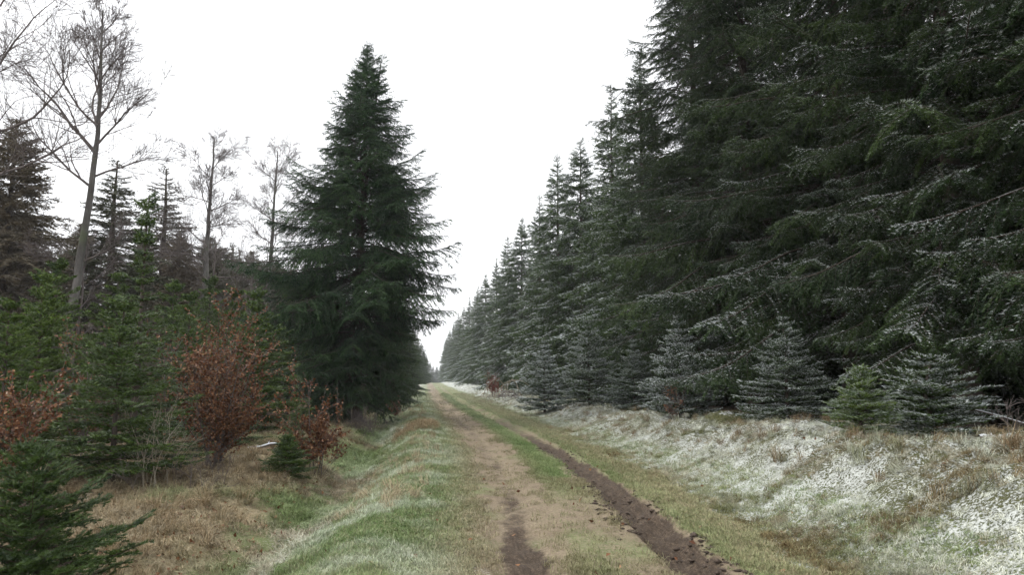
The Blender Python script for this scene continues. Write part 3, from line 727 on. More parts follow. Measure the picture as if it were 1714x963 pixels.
place_kind('thin_b', 'tall_conifer', -19.2, 76, 14.6, 'grey green spruce left of the third bare beech, right of its pair', 'tall conifers behind the thicket', 0.1, 0.75, 0.25, 1.3)
for i, (x, y, H) in enumerate([(-14.6, 52, 10.2), (-12, 58, 10.6), (-17.5, 60, 12), (-23, 55, 12), (-24, 45, 11.2), (-9.5, 50, 8.6), (-13.4, 72, 12.5), (-17, 82, 14), (-9.0, 66, 10.5), (-25, 66, 13.5), (-28, 52, 13.5), (-28, 75, 15), (-7.2, 44, 7.6), (-15.5, 66, 12.6), (-20.5, 62, 13), (-22, 84, 16), (-11.5, 84, 13), (-19.8, 52, 11.5), (-10.8, 75, 12), (-16.2, 56, 12.0), (-13.2, 62, 11.4), (-18.4, 70, 14), (-14.8, 90, 15), (-11.0, 64, 10.5)]):
    place_kind(('thin_a', 'brown_a', 'thin_b')[i % 3], 'tall_conifer', x, y, H, 'hazy brownish conifer deep in the wood on the left', 'conifers deep in the left wood', 0.05, 0.8, 0.2 + 0.2 * (i % 3), 1.65)

# ------------------------------------------------------------------ bare beeches
def grow(rng, p, d, length, r0, lvl, out, up=0.05, spread=0.8, kids=(5, 4, 4), wander=0.13, minr=0.004):
    n = max(4, int(length / (0.45 if lvl == 0 else 0.28))) if lvl < 3 else 2
    pts = [p.copy()]; q = p.copy(); dv = d / np.linalg.norm(d); dirs = [dv]
    for i in range(n):
        dv = dv + rng.normal(0, wander, 3) + np.array([0, 0, up]); dv /= np.linalg.norm(dv)
        q = q + dv * length / n; pts.append(q.copy()); dirs.append(dv)
    t = np.linspace(0, 1, n + 1)
    out.append((np.array(pts), np.maximum(minr, r0 * (1 - 0.8 * t)), lvl))
    if lvl >= len(kids): return
    for k in range(kids[lvl]):
        f = rng.uniform(0.22, 0.97); i = int(f * n)
        az = rng.random() * 6.283; ang = rng.uniform(0.45, 1.0) * spread
        a = dirs[i]; ref = np.array([0, 0, 1.0]) if abs(a[2]) < 0.9 else np.array([1.0, 0, 0])
        u = np.cross(a, ref); u /= np.linalg.norm(u); v = np.cross(u, a)
        nd = a * math.cos(ang) + (u * math.cos(az) + v * math.sin(az)) * math.sin(ang)
        l2 = length * rng.uniform(0.42, 0.72) * (1.15 - 0.5 * f)
        rr = r0 * (1 - 0.8 * f) * rng.uniform(0.45, 0.65)
        grow(rng, pts[i], nd, l2, rr, lvl + 1, out, up, spread, kids, wander, minr)

def bare_tree(name, seed, x, y, H, r0, label, group, trunk_pts, limbs, kids=(6, 5, 5), minr=0.006, spread=0.8, mat='beech', up=0.05):
    """trunk_pts: [(dx,dy,z)]; limbs: (height, azimuth, elevation, length, radius)"""
    rng = np.random.default_rng(seed)
    t = thing(name, (x, y, ground_z(x, y)), label, 'tree', group)
    P0 = np.array(trunk_pts, float); zz = np.linspace(P0[0, 2], P0[-1, 2], 24)
    P = np.stack([np.interp(zz, P0[:, 2], P0[:, 0]), np.interp(zz, P0[:, 2], P0[:, 1]), zz], -1)
    P[:, :2] = (P[:, :2] + np.vstack([P[:1, :2], P[:-1, :2]]) + np.vstack([P[1:, :2], P[-1:, :2]])) / 3
    P[1:-1, :2] += rng.normal(0, 0.02, (22, 2))
    f = np.linspace(0, 1, 24); rad = r0 * (1 - 0.9 * f ** 1.1) + 0.01; rad[0] *= 1.3
    V, F = tubes([(P, rad)], 10)
    link('trunk', mesh_arrays('trunk', V, F, M[mat], smooth=True), t)
    for (h, az, el, l, r) in limbs:
        p = np.array([np.interp(h, P[:, 2], P[:, i]) for i in range(3)])
        d = np.array([math.cos(az) * math.cos(el), math.sin(az) * math.cos(el), math.sin(el)])
        out = []; grow(rng, p, d, l, r, 0, out, up=up, kids=kids, spread=spread, minr=minr)
        v1, f1 = tubes([(a, b) for a, b, lv in out if lv < 2], 6)
        sm = [(a, b) for a, b, lv in out if lv >= 2]
        me = mesh_arrays('limb', v1, f1, M['twig'], smooth=True)
        lo = link('limb', me, t)
        if sm:
            v2, f2 = tubes(sm, 3)
            link('twigs', mesh_arrays('twigs', v2, f2, M['twig']), lo, kind='stuff')
    return t

def crown_limbs(seed, h0, h1, n, l0, l1, r, el0=0.35, el1=1.2):
    rng = np.random.default_rng(seed); out = []
    for k in range(n):
        f = k / max(1, n - 1)
        out.append((h0 + (h1 - h0) * f, 2.4 * k + rng.normal(0, 0.4), el0 + (el1 - el0) * f + rng.normal(0, 0.12), l0 + (l1 - l0) * f + rng.normal(0, 0.3), r * (1.05 - 0.6 * f)))
    return out
# the leaning beech, forked half way up
L1 = [(9.2, math.pi - 0.2, 0.55, 5.0, 0.10), (9.6, 0.2, 0.75, 3.4, 0.08), (10.6, 2.6, 0.95, 6.0, 0.13), (10.9, -0.6, 0.75, 4.2, 0.08), (11.4, 2.2, 1.1, 5.8, 0.11),
      (11.7, math.pi + 0.4, 0.75, 5.0, 0.09), (12.0, 0.5, 0.85, 4.0, 0.08), (12.8, math.pi - 0.5, 0.9, 4.6, 0.08), (13.2, -1.2, 0.8, 3.8, 0.07), (13.6, 0.1, 0.95, 3.6, 0.06),
      (14.4, 2.9, 1.0, 3.6, 0.06), (14.8, 1.2, 1.1, 3.4, 0.05), (15.6, -0.3, 1.0, 2.6, 0.04), (16.0, 3.3, 1.1, 2.4, 0.04), (6.2, 0.15, 0.45, 3.4, 0.05), (5.8, 3.5, 0.4, 2.6, 0.04)]
bare_tree('bare_beech', 61, -13.0, 28.0, 17.4, 0.18, 'tall leaning bare beech with grey trunk and fanned crown on the left', 'bare beeches in the left wood',
          [(-0.2, 0, -0.3), (0.2, 0, 4.5), (0.55, 0, 8.5), (0.65, 0, 11), (0.5, 0, 15.4)], [(a * 0.93, b, c, d * (0.74 if a < 13 else 0.55), e * 0.55) for a, b, c, d, e in L1], (11, 6, 4), 0.0052, 0.8)
bare_tree('bare_beech', 62, -13.4, 45.0, 16.4, 0.24, 'bare beech with open rounded crown, middle of the three pale trunks', 'bare beeches in the left wood',
          [(0, 0, -0.3), (0.05, 0, 5), (0.1, 0, 10), (0.2, 0, 16)], crown_limbs(5, 7.5, 15.0, 16, 3.4, 2.0, 0.055, 0.05, 1.0), (11, 7, 4), 0.0062, 0.95)
bare_tree('bare_beech', 63, -11.9, 55.0, 18.6, 0.25, 'bare beech nearest the big spruce with short side limbs', 'bare beeches in the left wood',
          [(0, 0, -0.3), (0.1, 0, 8), (0.35, 0, 18.4)], crown_limbs(6, 9.0, 17.2, 15, 3.6, 2.0, 0.055, 0.0, 0.9), (11, 7, 4), 0.0066, 0.95)
bare_tree('bare_beech', 64, -15.7, 25.5, 17.5, 0.26, 'bare beech left of the picture, only its branches reaching into the top left corner', 'bare beeches in the left wood',
          [(0, 0, -0.3), (0.1, 0, 8), (-0.2, 0, 17)], crown_limbs(9, 7.5, 16.0, 14, 5.2, 3.0, 0.065, 0.2, 1.1), (9, 6, 4), 0.0058, 0.9)
THIN = [(-11.0, 38, 8.5, 'thin bare stem left of the middle bare beech'), (-9.6, 40, 7.0, 'thin bare stem between the middle and the third bare beech'),
        (-8.6, 47, 9.0, 'thin bare stem right of the third bare beech against the big spruce'), (-14.9, 33, 8.0, 'thin twiggy bare stem just right of the leaning beech'),
        (-16.8, 47, 11.0, 'thin twiggy bare stem left of the middle bare beech, the farther of two'), (-10.6, 48, 10.5, 'tall thin bare stem just left of the third bare beech'),
        (-12.9, 50, 10.0, 'thin bare stem directly right of the middle bare beech'), (-19.5, 37, 10.5, 'thin bare stem between the brownish conifer and the leaning beech'),
        (-9.2, 56, 11.0, 'thin bare stem farthest back beside the big spruce')]
for i, (x, y, H, lab) in enumerate(THIN):
    bare_tree('bare_sapling', 70 + i, x, y, H, 0.07, lab, 'thin bare stems in the left wood', [(0, 0, -0.2), (0.1, 0, H * 0.5), (0.15, 0.1, H)],
              crown_limbs(80 + i, H * 0.25, H * 0.95, 14, 2.4, 1.0, 0.03, 0.3, 1.0), (7, 5), 0.006, mat='twig')

# ------------------------------------------------------------------ withered beeches, shrubs
def leaf_mesh(rng, pts, dirs, size, mat):
    n = len(pts)
    d = dirs + rng.normal(0, 0.7, (n, 3)) + np.array([0, 0, -0.5]); d /= np.linalg.norm(d, axis=1, keepdims=True)
    u = np.cross(d, rng.normal(0, 1, (n, 3))); u /= np.linalg.norm(u, axis=1, keepdims=True) + 1e-9
    nn = np.cross(d, u)
    s = size * rng.uniform(0.6, 1.3, (n, 1))
    base = pts; mid = base + d * s * 0.5
    V = np.stack([base, mid + u * s * 0.33 + nn * s * 0.14, base + d * s - nn * s * 0.15, mid - u * s * 0.33 + nn * s * 0.14], 1).reshape(-1, 3)
    i = np.arange(n)[:, None] * 4
    F = np.concatenate([i + np.array([[0, 1, 2]]), i + np.array([[0, 2, 3]])], 0)
    h = rng.random(n); C = np.repeat(np.stack([h, h, h, np.ones(n)], -1), 4, 0)
    return mesh_arrays('leaves', V, F, mat, C)

def leafy_shrub(name, seed, x, y, H, Rad, nleaf, label, group, cat='shrub', stems=4, size=0.056, mat='leaf', leaf_from=0.2):
    rng = np.random.default_rng(seed)
    t = thing(name, (x, y, ground_z(x, y)), label, cat, group)
    allp = []
    for k in range(stems):
        out = []; az = rng.random() * 6.283; lean = rng.uniform(0.05, 0.45) * (0.4 if k == 0 else 1)
        d = np.array([math.cos(az) * lean * Rad / 0.8, math.sin(az) * lean * Rad / 0.8, 1.0])
        grow(rng, np.array([rng.normal(0, 0.06), rng.normal(0, 0.06), -0.1]), d, H * (1.0 if k == 0 else rng.uniform(0.5, 0.85)), 0.007 * H, 0, out, up=0.05, spread=0.85, kids=(12, 5), wander=0.06, minr=0.0025)
        V, F = tubes([(a, b) for a, b, l in out], 4)
        link('stem', mesh_arrays('stem', V, F, M['twig']), t)
        for a, b, l in out:
            if l >= 1:
                for i in range(1, len(a)): allp.append((a[i], a[i] - a[i - 1], a[i - 1]))
    P1 = np.array([q[0] for q in allp]); D1 = np.array([q[1] for q in allp]); P0 = np.array([q[2] for q in allp])
    ok = P1[:, 2] > H * leaf_from
    P1, D1, P0 = P1[ok], D1[ok], P0[ok]
    idx = rng.integers(0, len(P1), nleaf); f = rng.random((nleaf, 1))
    D = D1[idx] / (np.linalg.norm(D1[idx], axis=1, keepdims=True) + 1e-9)
    link('foliage', leaf_mesh(rng, P0[idx] * (1 - f) + P1[idx] * f, D, size, M[mat]), t, kind='stuff')
    return t
GB = 'withered beech saplings'
leafy_shrub('withered_beech', 91, -3.95, 14.2, 2.9, 1.15, 9500, 'largest withered beech with dense copper brown leaves left of the ditch', GB, stems=9, leaf_from=0.1)
leafy_shrub('withered_beech', 92, -2.15, 14.7, 1.95, 0.85, 3200, 'smaller thin withered beech right beside the ditch', GB, stems=4)
leafy_shrub('withered_beech', 93, -5.75, 10.8, 1.75, 0.8, 3600, 'withered beech with copper leaves cut by the left picture edge', GB, stems=4)
leafy_shrub('withered_beech', 94, -7.3, 16.8, 2.6, 0.9, 1100, 'withered beech showing through behind the wide young spruce', GB, stems=4)
leafy_shrub('withered_beech', 95, -6.0, 18.0, 3.1, 0.8, 800, 'withered beech sprig between the slender young spruce and the largest withered beech', GB, stems=3)
leafy_shrub('red_shrub', 96, 4.6, 55.0, 1.7, 0.9, 900, 'low reddish leaved shrub far down on the right bank', None, stems=5, size=0.09, mat='redleaf', leaf_from=0.02)
leafy_shrub('withered_beech', 97, -1.55, 34.0, 1.0, 0.5, 300, 'small withered beech at the foot of the spruce behind the big one', GB, stems=3, size=0.07)
leafy_shrub('withered_beech', 98, 6.2, 18.6, 1.0, 0.4, 160, 'sparse withered beech twig in front of a frosted young spruce on the right', GB, stems=2)

def bare_shrub(name, seed, x, y, H, spread, stems, label, mat='twig', kids=(5, 3), r=0.008, lean=0.4, group=None):
    rng = np.random.default_rng(seed)
    t = thing(name, (x, y, ground_z(x, y)), label, 'shrub', group)
    for k in range(stems):
        out = []; az = rng.random() * 6.283; le = rng.uniform(0.1, 1) * lean
        grow(rng, np.array([rng.normal(0, spread), rng.normal(0, spread), -0.05]), np.array([math.cos(az) * le, math.sin(az) * le, 1.0]), H * rng.uniform(0.5, 1.05), r * rng.uniform(.6, 1.2), 0, out, up=0.0, spread=0.8, kids=kids, wander=0.1, minr=0.0022)
        V, F = tubes([(a, b) for a, b, l in out], 4)
        link('stem', mesh_arrays('stem', V, F, M[mat]), t)
    return t
bare_shrub('bare_shrub', 111, -4.35, 12.4, 1.55, 0.12, 9, 'pale bare stems rising left of the largest withered beech', 'palestem', (3, 2), 0.009, 0.35)
bare_shrub('bare_shrub', 112, -4.05, 9.4, 0.75, 0.03, 2, 'small forked pale twig above the corner spruce', 'palestem', (2, 1), 0.009, 0.2)
bare_shrub('bare_shrub', 113, -2.15, 25.2, 0.95, 0.35, 26, 'tangle of grey brown twigs at the foot of the big spruce', 'twig', (6, 3), 0.006, 0.9)
bare_shrub('bare_shrub', 114, -3.7, 12.2, 0.9, 0.3, 12, 'low bare twigs in front of the largest withered beech', 'twig', (4, 2), 0.005, 0.8)
bare_shrub('bare_shrub', 115, 7.6, 8.6, 0.55, 0.25, 12, 'low brown twigs on the bank at the right picture edge', 'twig', (5, 2), 0.005, 0.9)
bare_shrub('bare_shrub', 116, -12.0, 26.0, 3.2, 0.9, 22, 'brown brushwood under the leaning bare beech', 'twig', (8, 5), 0.014, 0.6)
bare_shrub('bare_shrub', 117, -7.8, 24.5, 3.2, 0.9, 16, 'brown brushwood in front of the middle bare beech', 'twig', (8, 5), 0.013, 0.6)
bare_shrub('bare_shrub', 118, -15.0, 22.5, 4.2, 1.2, 18, 'brown brushwood at the left picture edge', 'twig', (8, 5), 0.014, 0.6)

# brush pile with an arched stem on the far right bank
def brush_pile():
    rng = np.random.default_rng(121); x, y = 4.9, 46.0
    t = thing('brush_pile', (x, y, ground_z(x, y)), 'pile of bare fallen branches with arched stems on the far right bank', 'brush pile')
    for k in range(26):
        a = rng.random() * 6.283; L = rng.uniform(1.2, 2.8); s = np.linspace(-0.5, 0.5, 9)
        arch = (1.1 if k < 4 else rng.uniform(0.1, 0.5))
        P = np.stack([rng.normal(0, 0.5) + np.cos(a) * s * L, rng.normal(0, 0.5) + np.sin(a) * s * L, 0.05 + arch * (1 - (2 * s) ** 2)], -1) + rng.normal(0, 0.03, (9, 3))
        V, F = tubes([(P, np.full(9, 0.022 if k < 4 else 0.012))], 5)
        link('branch', mesh_arrays('branch', V, F, M['palestem'] if k < 4 else M['twig'], smooth=True), t)
brush_pile()

def log_thing(name, x, y, L, r, rz, label, tilt=0.05, dz=0.03, branch=False):
    rng = np.random.default_rng(int(abs(x * 100)) + 3)
    o = thing(name, (x, y, ground_z(x, y) + dz), label, 'branch' if branch else 'log', rz=rz)
    n = 12; s = np.linspace(-0.5, 0.5, n)
    P = np.stack([s * L, rng.normal(0, 0.012, n), s * L * tilt + 0.02 * np.sin(s * 7)], -1)
    rad = r * (1 - 0.35 * (s + 0.5)) * rng.uniform(0.88, 1.1, n); rad[0] *= 0.45; rad[-1] *= 0.3
    V, F = tubes([(P, rad)], 9)
    link('wood', mesh_arrays('wood', V, F, M['deadwood'], smooth=True), o)
    for k in range(2):
        q = P[3 + 4 * k]; V, F = tubes([(np.array([q, q + [0.02, 0.05, 0.05], q + [0.05, 0.10, 0.07]]), [r * .3, r * .22, r * .08])], 5)
        link('branch_stub', mesh_arrays('branch_stub', V, F, M['deadwood']), o)
    return o
log_thing('fallen_log', 6.55, 8.75, 0.42, 0.035, 0.3, 'short snow topped log lying on the near right bank', -0.1, 0.05)
log_thing('fallen_log', 7.3, 8.9, 0.6, 0.05, -0.2, 'snow capped rotten log at the top of the near right bank', 0.0, 0.03)
log_thing('fallen_branch', -3.75, 17.6, 0.7, 0.045, 0.35, 'snow covered fallen branch between the two withered beeches', 0.12, 0.16, True)
log_thing('fallen_branch', -1.7, 26.5, 1.6, 0.04, 0.4, 'fallen branch beside the twig tangle under the big spruce', 0.0, 0.04, True)
log_thing('fallen_branch', 8.0, 9.6, 1.5, 0.02, 2.7, 'thin bare branch leaning at the right picture edge above the bank', 0.25, 0.25, True)

def moss_lump(x, y, r, h, label, seed, mat='mosslump', name='mossy_stump'):
    rng = np.random.default_rng(seed)
    nu, nv = 28, 12
    u, v = np.meshgrid(np.arange(nu) / nu * 2 * np.pi, np.linspace(0, 1, nv))
    rr = r * np.cos(v * np.pi / 2) ** 0.7 * (1 + 0.3 * (fbm(np.cos(u) * 2 + 5, np.sin(u) * 2 + v * 2 + seed, seed, 3) - 0.5) * 2)
    zz = -0.08 + (h + 0.08) * np.sin(v * np.pi / 2) * (1 + 0.35 * (vnoise(np.cos(u) * 3 + 9, np.sin(u) * 3 + v * 4, seed + 3) - 0.5))
    V = np.stack([rr * np.cos(u), rr * np.sin(u), zz], -1).reshape(-1, 3)
    i = np.arange(nv - 1)[:, None] * nu; j = np.arange(nu)[None, :]; j2 = (j + 1) % nu
    F = np.stack([i + j, i + j2, i + nu + j2, i + nu + j], -1).reshape(-1, 4)
    o = link(name, mesh_arrays(name, V, F, M[mat], smooth=True), None, (x, y, ground_z(x, y)))
    o['label'] = label; o['category'] = 'stump'
moss_lump(6.85, 9.25, 0.17, 0.16, 'dark mossy stump capped with snow on the near right bank', 5)
moss_lump(7.0, 16.6, 0.8, 0.26, 'low earth mound under the spruces between two frosted young spruces', 9, 'mosslump', 'earth_mound')

# ------------------------------------------------------------------ grass, litter and clods (uncountable ground cover)
def tuft_mesh(seed, n, h, spread, wid, lean):
    rng = np.random.default_rng(seed)
    az = rng.random(n) * 6.283; rr = spread * np.sqrt(rng.random(n)); a2 = rng.random(n) * 6.283
    base = np.stack([rr * np.cos(a2), rr * np.sin(a2), np.full(n, -0.01)], -1)
    hh = h * rng.uniform(0.45, 1.15, n); le = lean * rng.uniform(0.2, 1.2, n)
    d = np.stack([np.cos(az), np.sin(az), np.zeros(n)], -1); pr = np.stack([-np.sin(az), np.cos(az), np.zeros(n)], -1)
    mid = base + d * (hh * le * 0.35)[:, None] + np.array([0, 0, 1]) * (hh * 0.62)[:, None]
    tip = base + d * (hh * le)[:, None] + np.array([0, 0, 1]) * (hh * (1 - 0.35 * np.clip(le, 0, 1.6)))[:, None]
    w_ = wid * 0.5
    V = np.stack([base - pr * w_, base + pr * w_, mid + pr * w_ * 0.8, mid - pr * w_ * 0.8, tip], 1).reshape(-1, 3)
    i = np.arange(n)[:, None] * 5
    F = np.concatenate([i + np.array([[0, 1, 2]]), i + np.array([[0, 2, 3]]), i + np.array([[3, 2, 4]])], 0)
    h_ = rng.random(n); C = np.repeat(np.stack([h_, h_, h_, np.ones(n)], -1), 5, 0)
    return mesh_arrays('tuft', V, F, M['grass'], C)

SRC = bpy.data.collections.new('tuft_sources')          # not linked to the scene: only instanced
def src(prefix, mes):
    c = bpy.data.collections.new(prefix)
    for k, me in enumerate(mes):
        o = bpy.data.objects.new('%s_%02d' % (prefix, k), me); c.objects.link(o)
    return c
SHORT = src('short_grass_source', [tuft_mesh(500 + k, 26, 0.055, 0.07, 0.0042, 0.9) for k in range(5)])
TALL = src('tall_grass_source', [tuft_mesh(520 + k, 55, 0.21, 0.07, 0.0042, 1.15) for k in range(5)])
MATG = src('matted_grass_source', [tuft_mesh(540 + k, 46, 0.10, 0.12, 0.006, 2.0) for k in range(5)])

def scatter(name, coll, P, rotz, scl, tint, label, mat=None, tiltmax=0.25, cat='grass'):
    n = len(P); rng = np.random.default_rng(n)
    me = bpy.data.meshes.new(name); me.vertices.add(n); me.vertices.foreach_set('co', np.ascontiguousarray(P, np.float32).ravel())
    a = me.attributes.new('rot', 'FLOAT_VECTOR', 'POINT')
    a.data.foreach_set('vector', np.stack([rng.normal(0, tiltmax, n), rng.normal(0, tiltmax, n), rotz], -1).astype(np.float32).ravel())
    a = me.attributes.new('scl', 'FLOAT', 'POINT'); a.data.foreach_set('value', scl.astype(np.float32))
    a = me.attributes.new('pick', 'INT', 'POINT'); a.data.foreach_set('value', rng.integers(0, 5, n).astype(np.int32))
    a = me.attributes.new('tint', 'FLOAT_COLOR', 'POINT'); a.data.foreach_set('color', np.concatenate([tint, np.ones((n, 1))], 1).astype(np.float32).ravel())
    ng = bpy.data.node_groups.new(name + '_nodes', 'GeometryNodeTree')
    ng.interface.new_socket('Geometry', in_out='INPUT', socket_type='NodeSocketGeometry'); ng.interface.new_socket('Geometry', in_out='OUTPUT', socket_type='NodeSocketGeometry')
    N, L = ng.nodes, ng.links
    gi, go = N.new('NodeGroupInput'), N.new('NodeGroupOutput')
    ci = N.new('GeometryNodeCollectionInfo'); ci.inputs['Collection'].default_value = coll; ci.inputs['Separate Children'].default_value = True; ci.inputs['Reset Children'].default_value = True
    ip = N.new('GeometryNodeInstanceOnPoints'); ip.inputs['Pick Instance'].default_value = True
    def attr(nm, dt):
        q = N.new('GeometryNodeInputNamedAttribute'); q.data_type = dt; q.inputs['Name'].default_value = nm; return q.outputs['Attribute']
    er_ = N.new('FunctionNodeEulerToRotation')
    L.new(attr('rot', 'FLOAT_VECTOR'), er_.inputs[0]); L.new(er_.outputs[0], ip.inputs['Rotation'])
    L.new(attr('scl', 'FLOAT'), ip.inputs['Scale']); L.new(attr('pick', 'INT'), ip.inputs['Instance Index'])
    L.new(gi.outputs[0], ip.inputs['Points']); L.new(ci.outputs[0], ip.inputs['Instance']); L.new(ip.outputs[0], go.inputs[0])
    o = link(name, me, kind='stuff', label=label, category=cat)
    md = o.modifiers.new('scatter', 'NODES'); md.node_group = ng
    return o

def sample_xy(rng, n, s0, s1, y0, y1, p=1.6):
    """more points close to the camera"""
    u = rng.random(n); e = 1 - p
    y = (y0 ** e + u * (y1 ** e - y0 ** e)) ** (1 / e)
    s = rng.uniform(s0, s1, n)
    return s + road_centre(y), y, s

def lerp(a, b, f): return np.asarray(a)[None, :] * (1 - f[:, None]) + np.asarray(b)[None, :] * f[:, None]
GREEN, GREEN2, STRAW, STRAW2, FROST, RUST, OLIVE = (0.135, 0.21, 0.070), (0.25, 0.31, 0.145), (0.32, 0.265, 0.165), (0.42, 0.365, 0.255), (0.72, 0.76, 0.68), (0.20, 0.130, 0.070), (0.13, 0.14, 0.055)

def short_grass():
    rng = np.random.default_rng(601)
    x, y, s = sample_xy(rng, 115000, -3.2, 2.8, 5.2, 70, 1.7)
    nj = fbm(x * 0.9, y * 0.9, 201) - 0.5
    ok = (s < np.interp(y, [0, 14, 34], [1.7, 1.75, 2.2]) + 1.3 * nj) | (rng.random(len(x)) < 0.12); x, y, s, nj = x[ok], y[ok], s[ok], nj[ok]
    bare = np.maximum(np.exp(-((s + 0.62 + 0.35 * nj) / 0.62) ** 4), np.exp(-((s - 0.78 + 0.3 * nj) / 0.42) ** 4))
    bare = np.maximum(bare, np.interp(y, [0, 10, 12.5, 15, 40, 70], [0.95, 0.95, 0.35, 0.0, 0.0, 0.1]) * np.exp(-((s - 0.15) / 0.55) ** 4))
    patch = fbm(x * 1.3, y * 1.3, 611)
    keep = rng.random(len(x)) > np.clip(bare * 1.08 + 0.9 * (0.5 - patch), 0, 0.965)
    keep &= ~((np.abs(s - 0.8) < 0.26) & (y < 30)) & ~((np.abs(s + 0.7) < 0.2) & (y < 9.5))
    x, y, s, patch = x[keep], y[keep], s[keep], patch[keep]
    g = fbm(x * 0.55, y * 0.55, 621); f = np.clip((g - 0.3) * 2.2, 0, 1)
    tint = lerp(GREEN, GREEN2, f)
    mid = np.exp(-(s / 0.5) ** 2); dryf = np.clip(np.exp(-((s - 1.7) / 0.6) ** 2) * 0.5 + 0.45 * (rng.random(len(x)) < 0.3) + 0.5 * np.exp(-((s + 1.2) / 0.35) ** 2) - 0.4 * mid, 0, 1)
    tint = tint * (1 - dryf[:, None]) + lerp(STRAW, STRAW2, rng.random(len(x))) * dryf[:, None]
    br = np.clip(np.exp(-((s + 0.62) / 0.6) ** 4) + np.exp(-((s - 0.5) / 0.5) ** 4) * (y < 12), 0, 1) * 0.75
    tint = tint * (1 - br[:, None]) + np.array((0.25, 0.205, 0.135))[None] * br[:, None]
    fr = (sstep(0.45, 0.7, fbm(x * 1.7, y * 1.7, 233)) * sstep(-1.0, -1.9, s) * 0.6 + 0.12 * (rng.random(len(x)) < 0.4) * (s < -1) + 0.4 * sstep(1.8, 2.6, s) * (rng.random(len(x)) < 0.6)) 
    fr = np.clip(fr * rng.uniform(0.3, 1.0, len(x)) + 0.2 * np.interp(y, [15, 50], [0, 1]), 0, 0.85)
    tint = tint * (1 - fr[:, None]) + np.array(FROST)[None] * fr[:, None]
    P = np.stack([x, y, terrain(x, y)], -1)
    scatter('short_grass', SHORT, P, rng.random(len(x)) * 6.28, rng.uniform(0.6, 1.25, len(x)) * np.interp(y, [5, 25, 70], [0.9, 1.25, 2.2]), tint, 'short pale green grass on the verges and between the ruts')
short_grass()

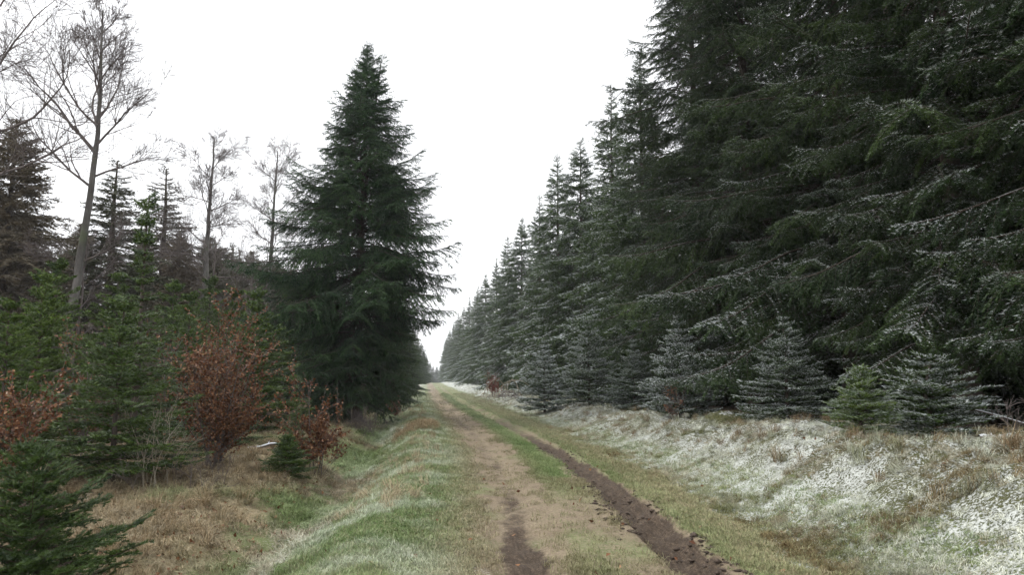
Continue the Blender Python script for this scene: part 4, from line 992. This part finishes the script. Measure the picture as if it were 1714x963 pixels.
def bank_grass():
    rng = np.random.default_rng(602)
    # matted tussocks on the right bank and the left floor
    x, y, s = sample_xy(rng, 34000, 1.8, 6.6, 4.6, 70, 1.55)
    g = fbm(x * 1.1, y * 1.1, 631); h = fbm(x * 0.8, y * 0.8, 221)
    keep = rng.random(len(x)) < sstep(0.45, 0.68, g) * 0.42 + 0.10 + 0.28 * sstep(0.54, 0.64, fbm(x * 1.1, y * 1.1, 651))
    x, y, s, g, h = (q[keep] for q in (x, y, s, g, h))
    c = fbm(x * 0.9, y * 0.9, 641)
    tint = lerp(OLIVE, STRAW, 0.8 * sstep(0.45, 0.65, c)); ru = sstep(0.54, 0.64, fbm(x * 1.1, y * 1.1, 651)) * 0.6
    tint = tint * (1 - ru[:, None]) + np.array(RUST)[None] * ru[:, None]
    fr = np.clip((rng.random(len(x)) < 0.35 + 0.6 * sstep(0.36, 0.6, fbm(x * 0.9, y * 0.9, 645))) * rng.uniform(0.3, 1.05, len(x)) * (1.15 - ru), 0, 0.92) * sstep(1.8, 2.7, s)
    tint = tint * (1 - fr[:, None]) + np.array(FROST)[None] * fr[:, None]
    P = np.stack([x, y, terrain(x, y)], -1)
    scatter('bank_grass', MATG, P, rng.random(len(x)) * 6.28, rng.uniform(0.3, 0.85, len(x)) * np.interp(y, [5, 25, 70], [0.75, 1.0, 1.7]), tint, 'matted frosted grass on the snow dusted right bank', tiltmax=0.45)
    x, y, s = sample_xy(rng, 36000, -9.5, -3.0, 5.0, 60, 1.55)
    g = fbm(x * 0.8, y * 0.8, 661)
    keep = (rng.random(len(x)) < 0.25 + 0.75 * sstep(0.35, 0.6, g)) & (rng.random(len(x)) < sstep(-11, -5, s) + 0.25)
    x, y, s, g = (q[keep] for q in (x, y, s, g))
    c = fbm(x * 0.6, y * 0.6, 671); gr = np.clip(np.exp(-((s + 3.5) / 0.6) ** 2) * 1.1 * sstep(0.3, 0.55, c) + 0.55 * sstep(0.56, 0.68, c), 0, 1)
    tint = lerp(STRAW, STRAW2, rng.random(len(x))) * rng.uniform(0.6, 1.05, (len(x), 1))
    ru = 0.5 * (rng.random(len(x)) < 0.3); tint = tint * (1 - ru[:, None]) + np.array(RUST)[None] * ru[:, None]
    tint = tint * (1 - gr[:, None]) + lerp(GREEN, GREEN2, rng.random(len(x))) * gr[:, None]
    fr = np.exp(-((s + 2.85) / 0.75) ** 2) * sstep(0.42, 0.62, fbm(x * 0.75, y * 0.75, 231)) * rng.uniform(0.2, 1, len(x)) * 0.8
    tint = tint * (1 - fr[:, None]) + np.array(FROST)[None] * fr[:, None]
    P = np.stack([x, y, terrain(x, y)], -1)
    scatter('ditch_grass', MATG, P, rng.random(len(x)) * 6.28, rng.uniform(0.5, 1.15, len(x)) * np.interp(y, [5, 25, 70], [0.85, 1.15, 1.8]), tint, 'matted brown and green grass in and around the left ditch', tiltmax=0.4)
    # tall straw-coloured tussocks
    xs, ys, ts = [], [], []
    def add(n, s0, s1, y0, y1, colf):
        a, b, s_ = sample_xy(rng, n, s0, s1, y0, y1, 1.3)
        xs.append(a); ys.append(b); ts.append(colf(n))
    add(260, -2.9, -1.7, 20.3, 24.5, lambda n: lerp(STRAW, RUST, rng.random(n) * 0.8))
    add(170, -3.0, -1.8, 9, 40, lambda n: lerp(STRAW, STRAW2, rng.random(n)))
    add(650, -8.0, -4.2, 7, 28, lambda n: lerp(STRAW, RUST, rng.random(n) * 0.7))
    add(150, 3.0, 5.6, 5.5, 30, lambda n: lerp(STRAW, RUST, rng.random(n) * 0.8) * 0.85)
    add(120, 3.0, 5.6, 5.5, 30, lambda n: lerp(OLIVE, FROST, rng.random(n) * 0.7))
    x = np.concatenate(xs); y = np.concatenate(ys); tint = np.concatenate(ts)
    P = np.stack([x, y, terrain(x, y)], -1)
    scatter('tall_dry_grass', TALL, P, rng.random(len(x)) * 6.28, rng.uniform(0.5, 1.3, len(x)), tint, 'tufts of tall dry grass on the banks', tiltmax=0.35)
bank_grass()

def litter():
    rng = np.random.default_rng(701)
    x, y, s = sample_xy(rng, 2600, -9, -3.6, 5.5, 26, 1.4)
    x2, y2, s2 = sample_xy(rng, 140, -3.5, 5.5, 5.5, 20, 1.4)
    x, y = np.concatenate([x, x2]), np.concatenate([y, y2])
    P = np.stack([x, y, terrain(x, y) + 0.025], -1)
    d = rng.normal(0, 1, (len(x), 3)); d[:, 2] = 0.5
    me = leaf_mesh(rng, P, d * 2, 0.06, M['leaf']); me.name = 'leaf_litter'
    link('leaf_litter', me, kind='stuff', label='fallen brown beech leaves scattered on the ground', category='leaves')
    # clods of mud thrown up along the right rut
    Vs, Fs, off = [], [], 0
    for k in range(1500):
        y_ = 5.2 + 12 * rng.random() ** 1.5
        edge = rng.choice([0.50, 1.10, 0.8], p=[0.42, 0.38, 0.20]) + rng.normal(0, 0.085)
        x_ = float(road_centre(y_)) + edge
        if fbm(np.array([x_ * 2.0]), np.array([y_ * 1.1]), 91, 2)[0] < 0.46: continue
        r = (0.006 + 0.034 * rng.random() ** 2.5) * (1.0 if y_ < 12 else 0.7)
        b = np.array([[1, 0, 0], [-1, 0, 0], [0, 1, 0], [0, -1, 0], [0, 0, 1], [0, 0, -1]], float) * r * rng.uniform(0.5, 1.3, (6, 1)) + rng.normal(0, r * .15, (6, 3))
        Vs.append(b * [1.3, 1.5, 0.6] + [x_, y_, ground_z(x_, y_) + r * 0.2])
        Fs.append(np.array([[0, 2, 4], [2, 1, 4], [1, 3, 4], [3, 0, 4], [2, 0, 5], [1, 2, 5], [3, 1, 5], [0, 3, 5]]) + off); off += 6
    link('mud_clods', mesh_arrays('mud_clods', np.concatenate(Vs), np.concatenate(Fs), M['mudclod']), kind='stuff', label='dark mud clods along the wet right rut', category='mud')
litter()

print('TRIS', sum(sum(len(p.vertices) - 2 for p in me.polygons[:1]) * len(me.polygons) for me in bpy.data.meshes if len(me.polygons)))

# ------------------------------------------------------------------ thin winter haze
HAZE = 0.00045
if HAZE:
    xs0, xs1, ys0, ys1, zb, zt = -440.0, 440.0, -70.0, 640.0, -95.0, 24.0
    V = np.array([[x, y, z] for z in (zb, zt) for y in (ys0, ys1) for x in (xs0, xs1)])
    F = np.array([[0, 2, 3, 1], [4, 5, 7, 6], [0, 1, 5, 4], [2, 6, 7, 3], [0, 4, 6, 2], [1, 3, 7, 5]])
    hm = bpy.data.materials.new('haze'); hm.use_nodes = True; hn = hm.node_tree; hn.nodes.clear()
    ho = hn.nodes.new('ShaderNodeOutputMaterial'); pv = hn.nodes.new('ShaderNodeVolumePrincipled')
    pv.inputs['Color'].default_value = (0.93, 0.95, 1.0, 1); pv.inputs['Density'].default_value = HAZE
    hn.links.new(pv.outputs[0], ho.inputs['Volume'])
    link('haze', mesh_arrays('haze', V, F, hm), kind='stuff', label='thin winter haze in the air', category='haze')
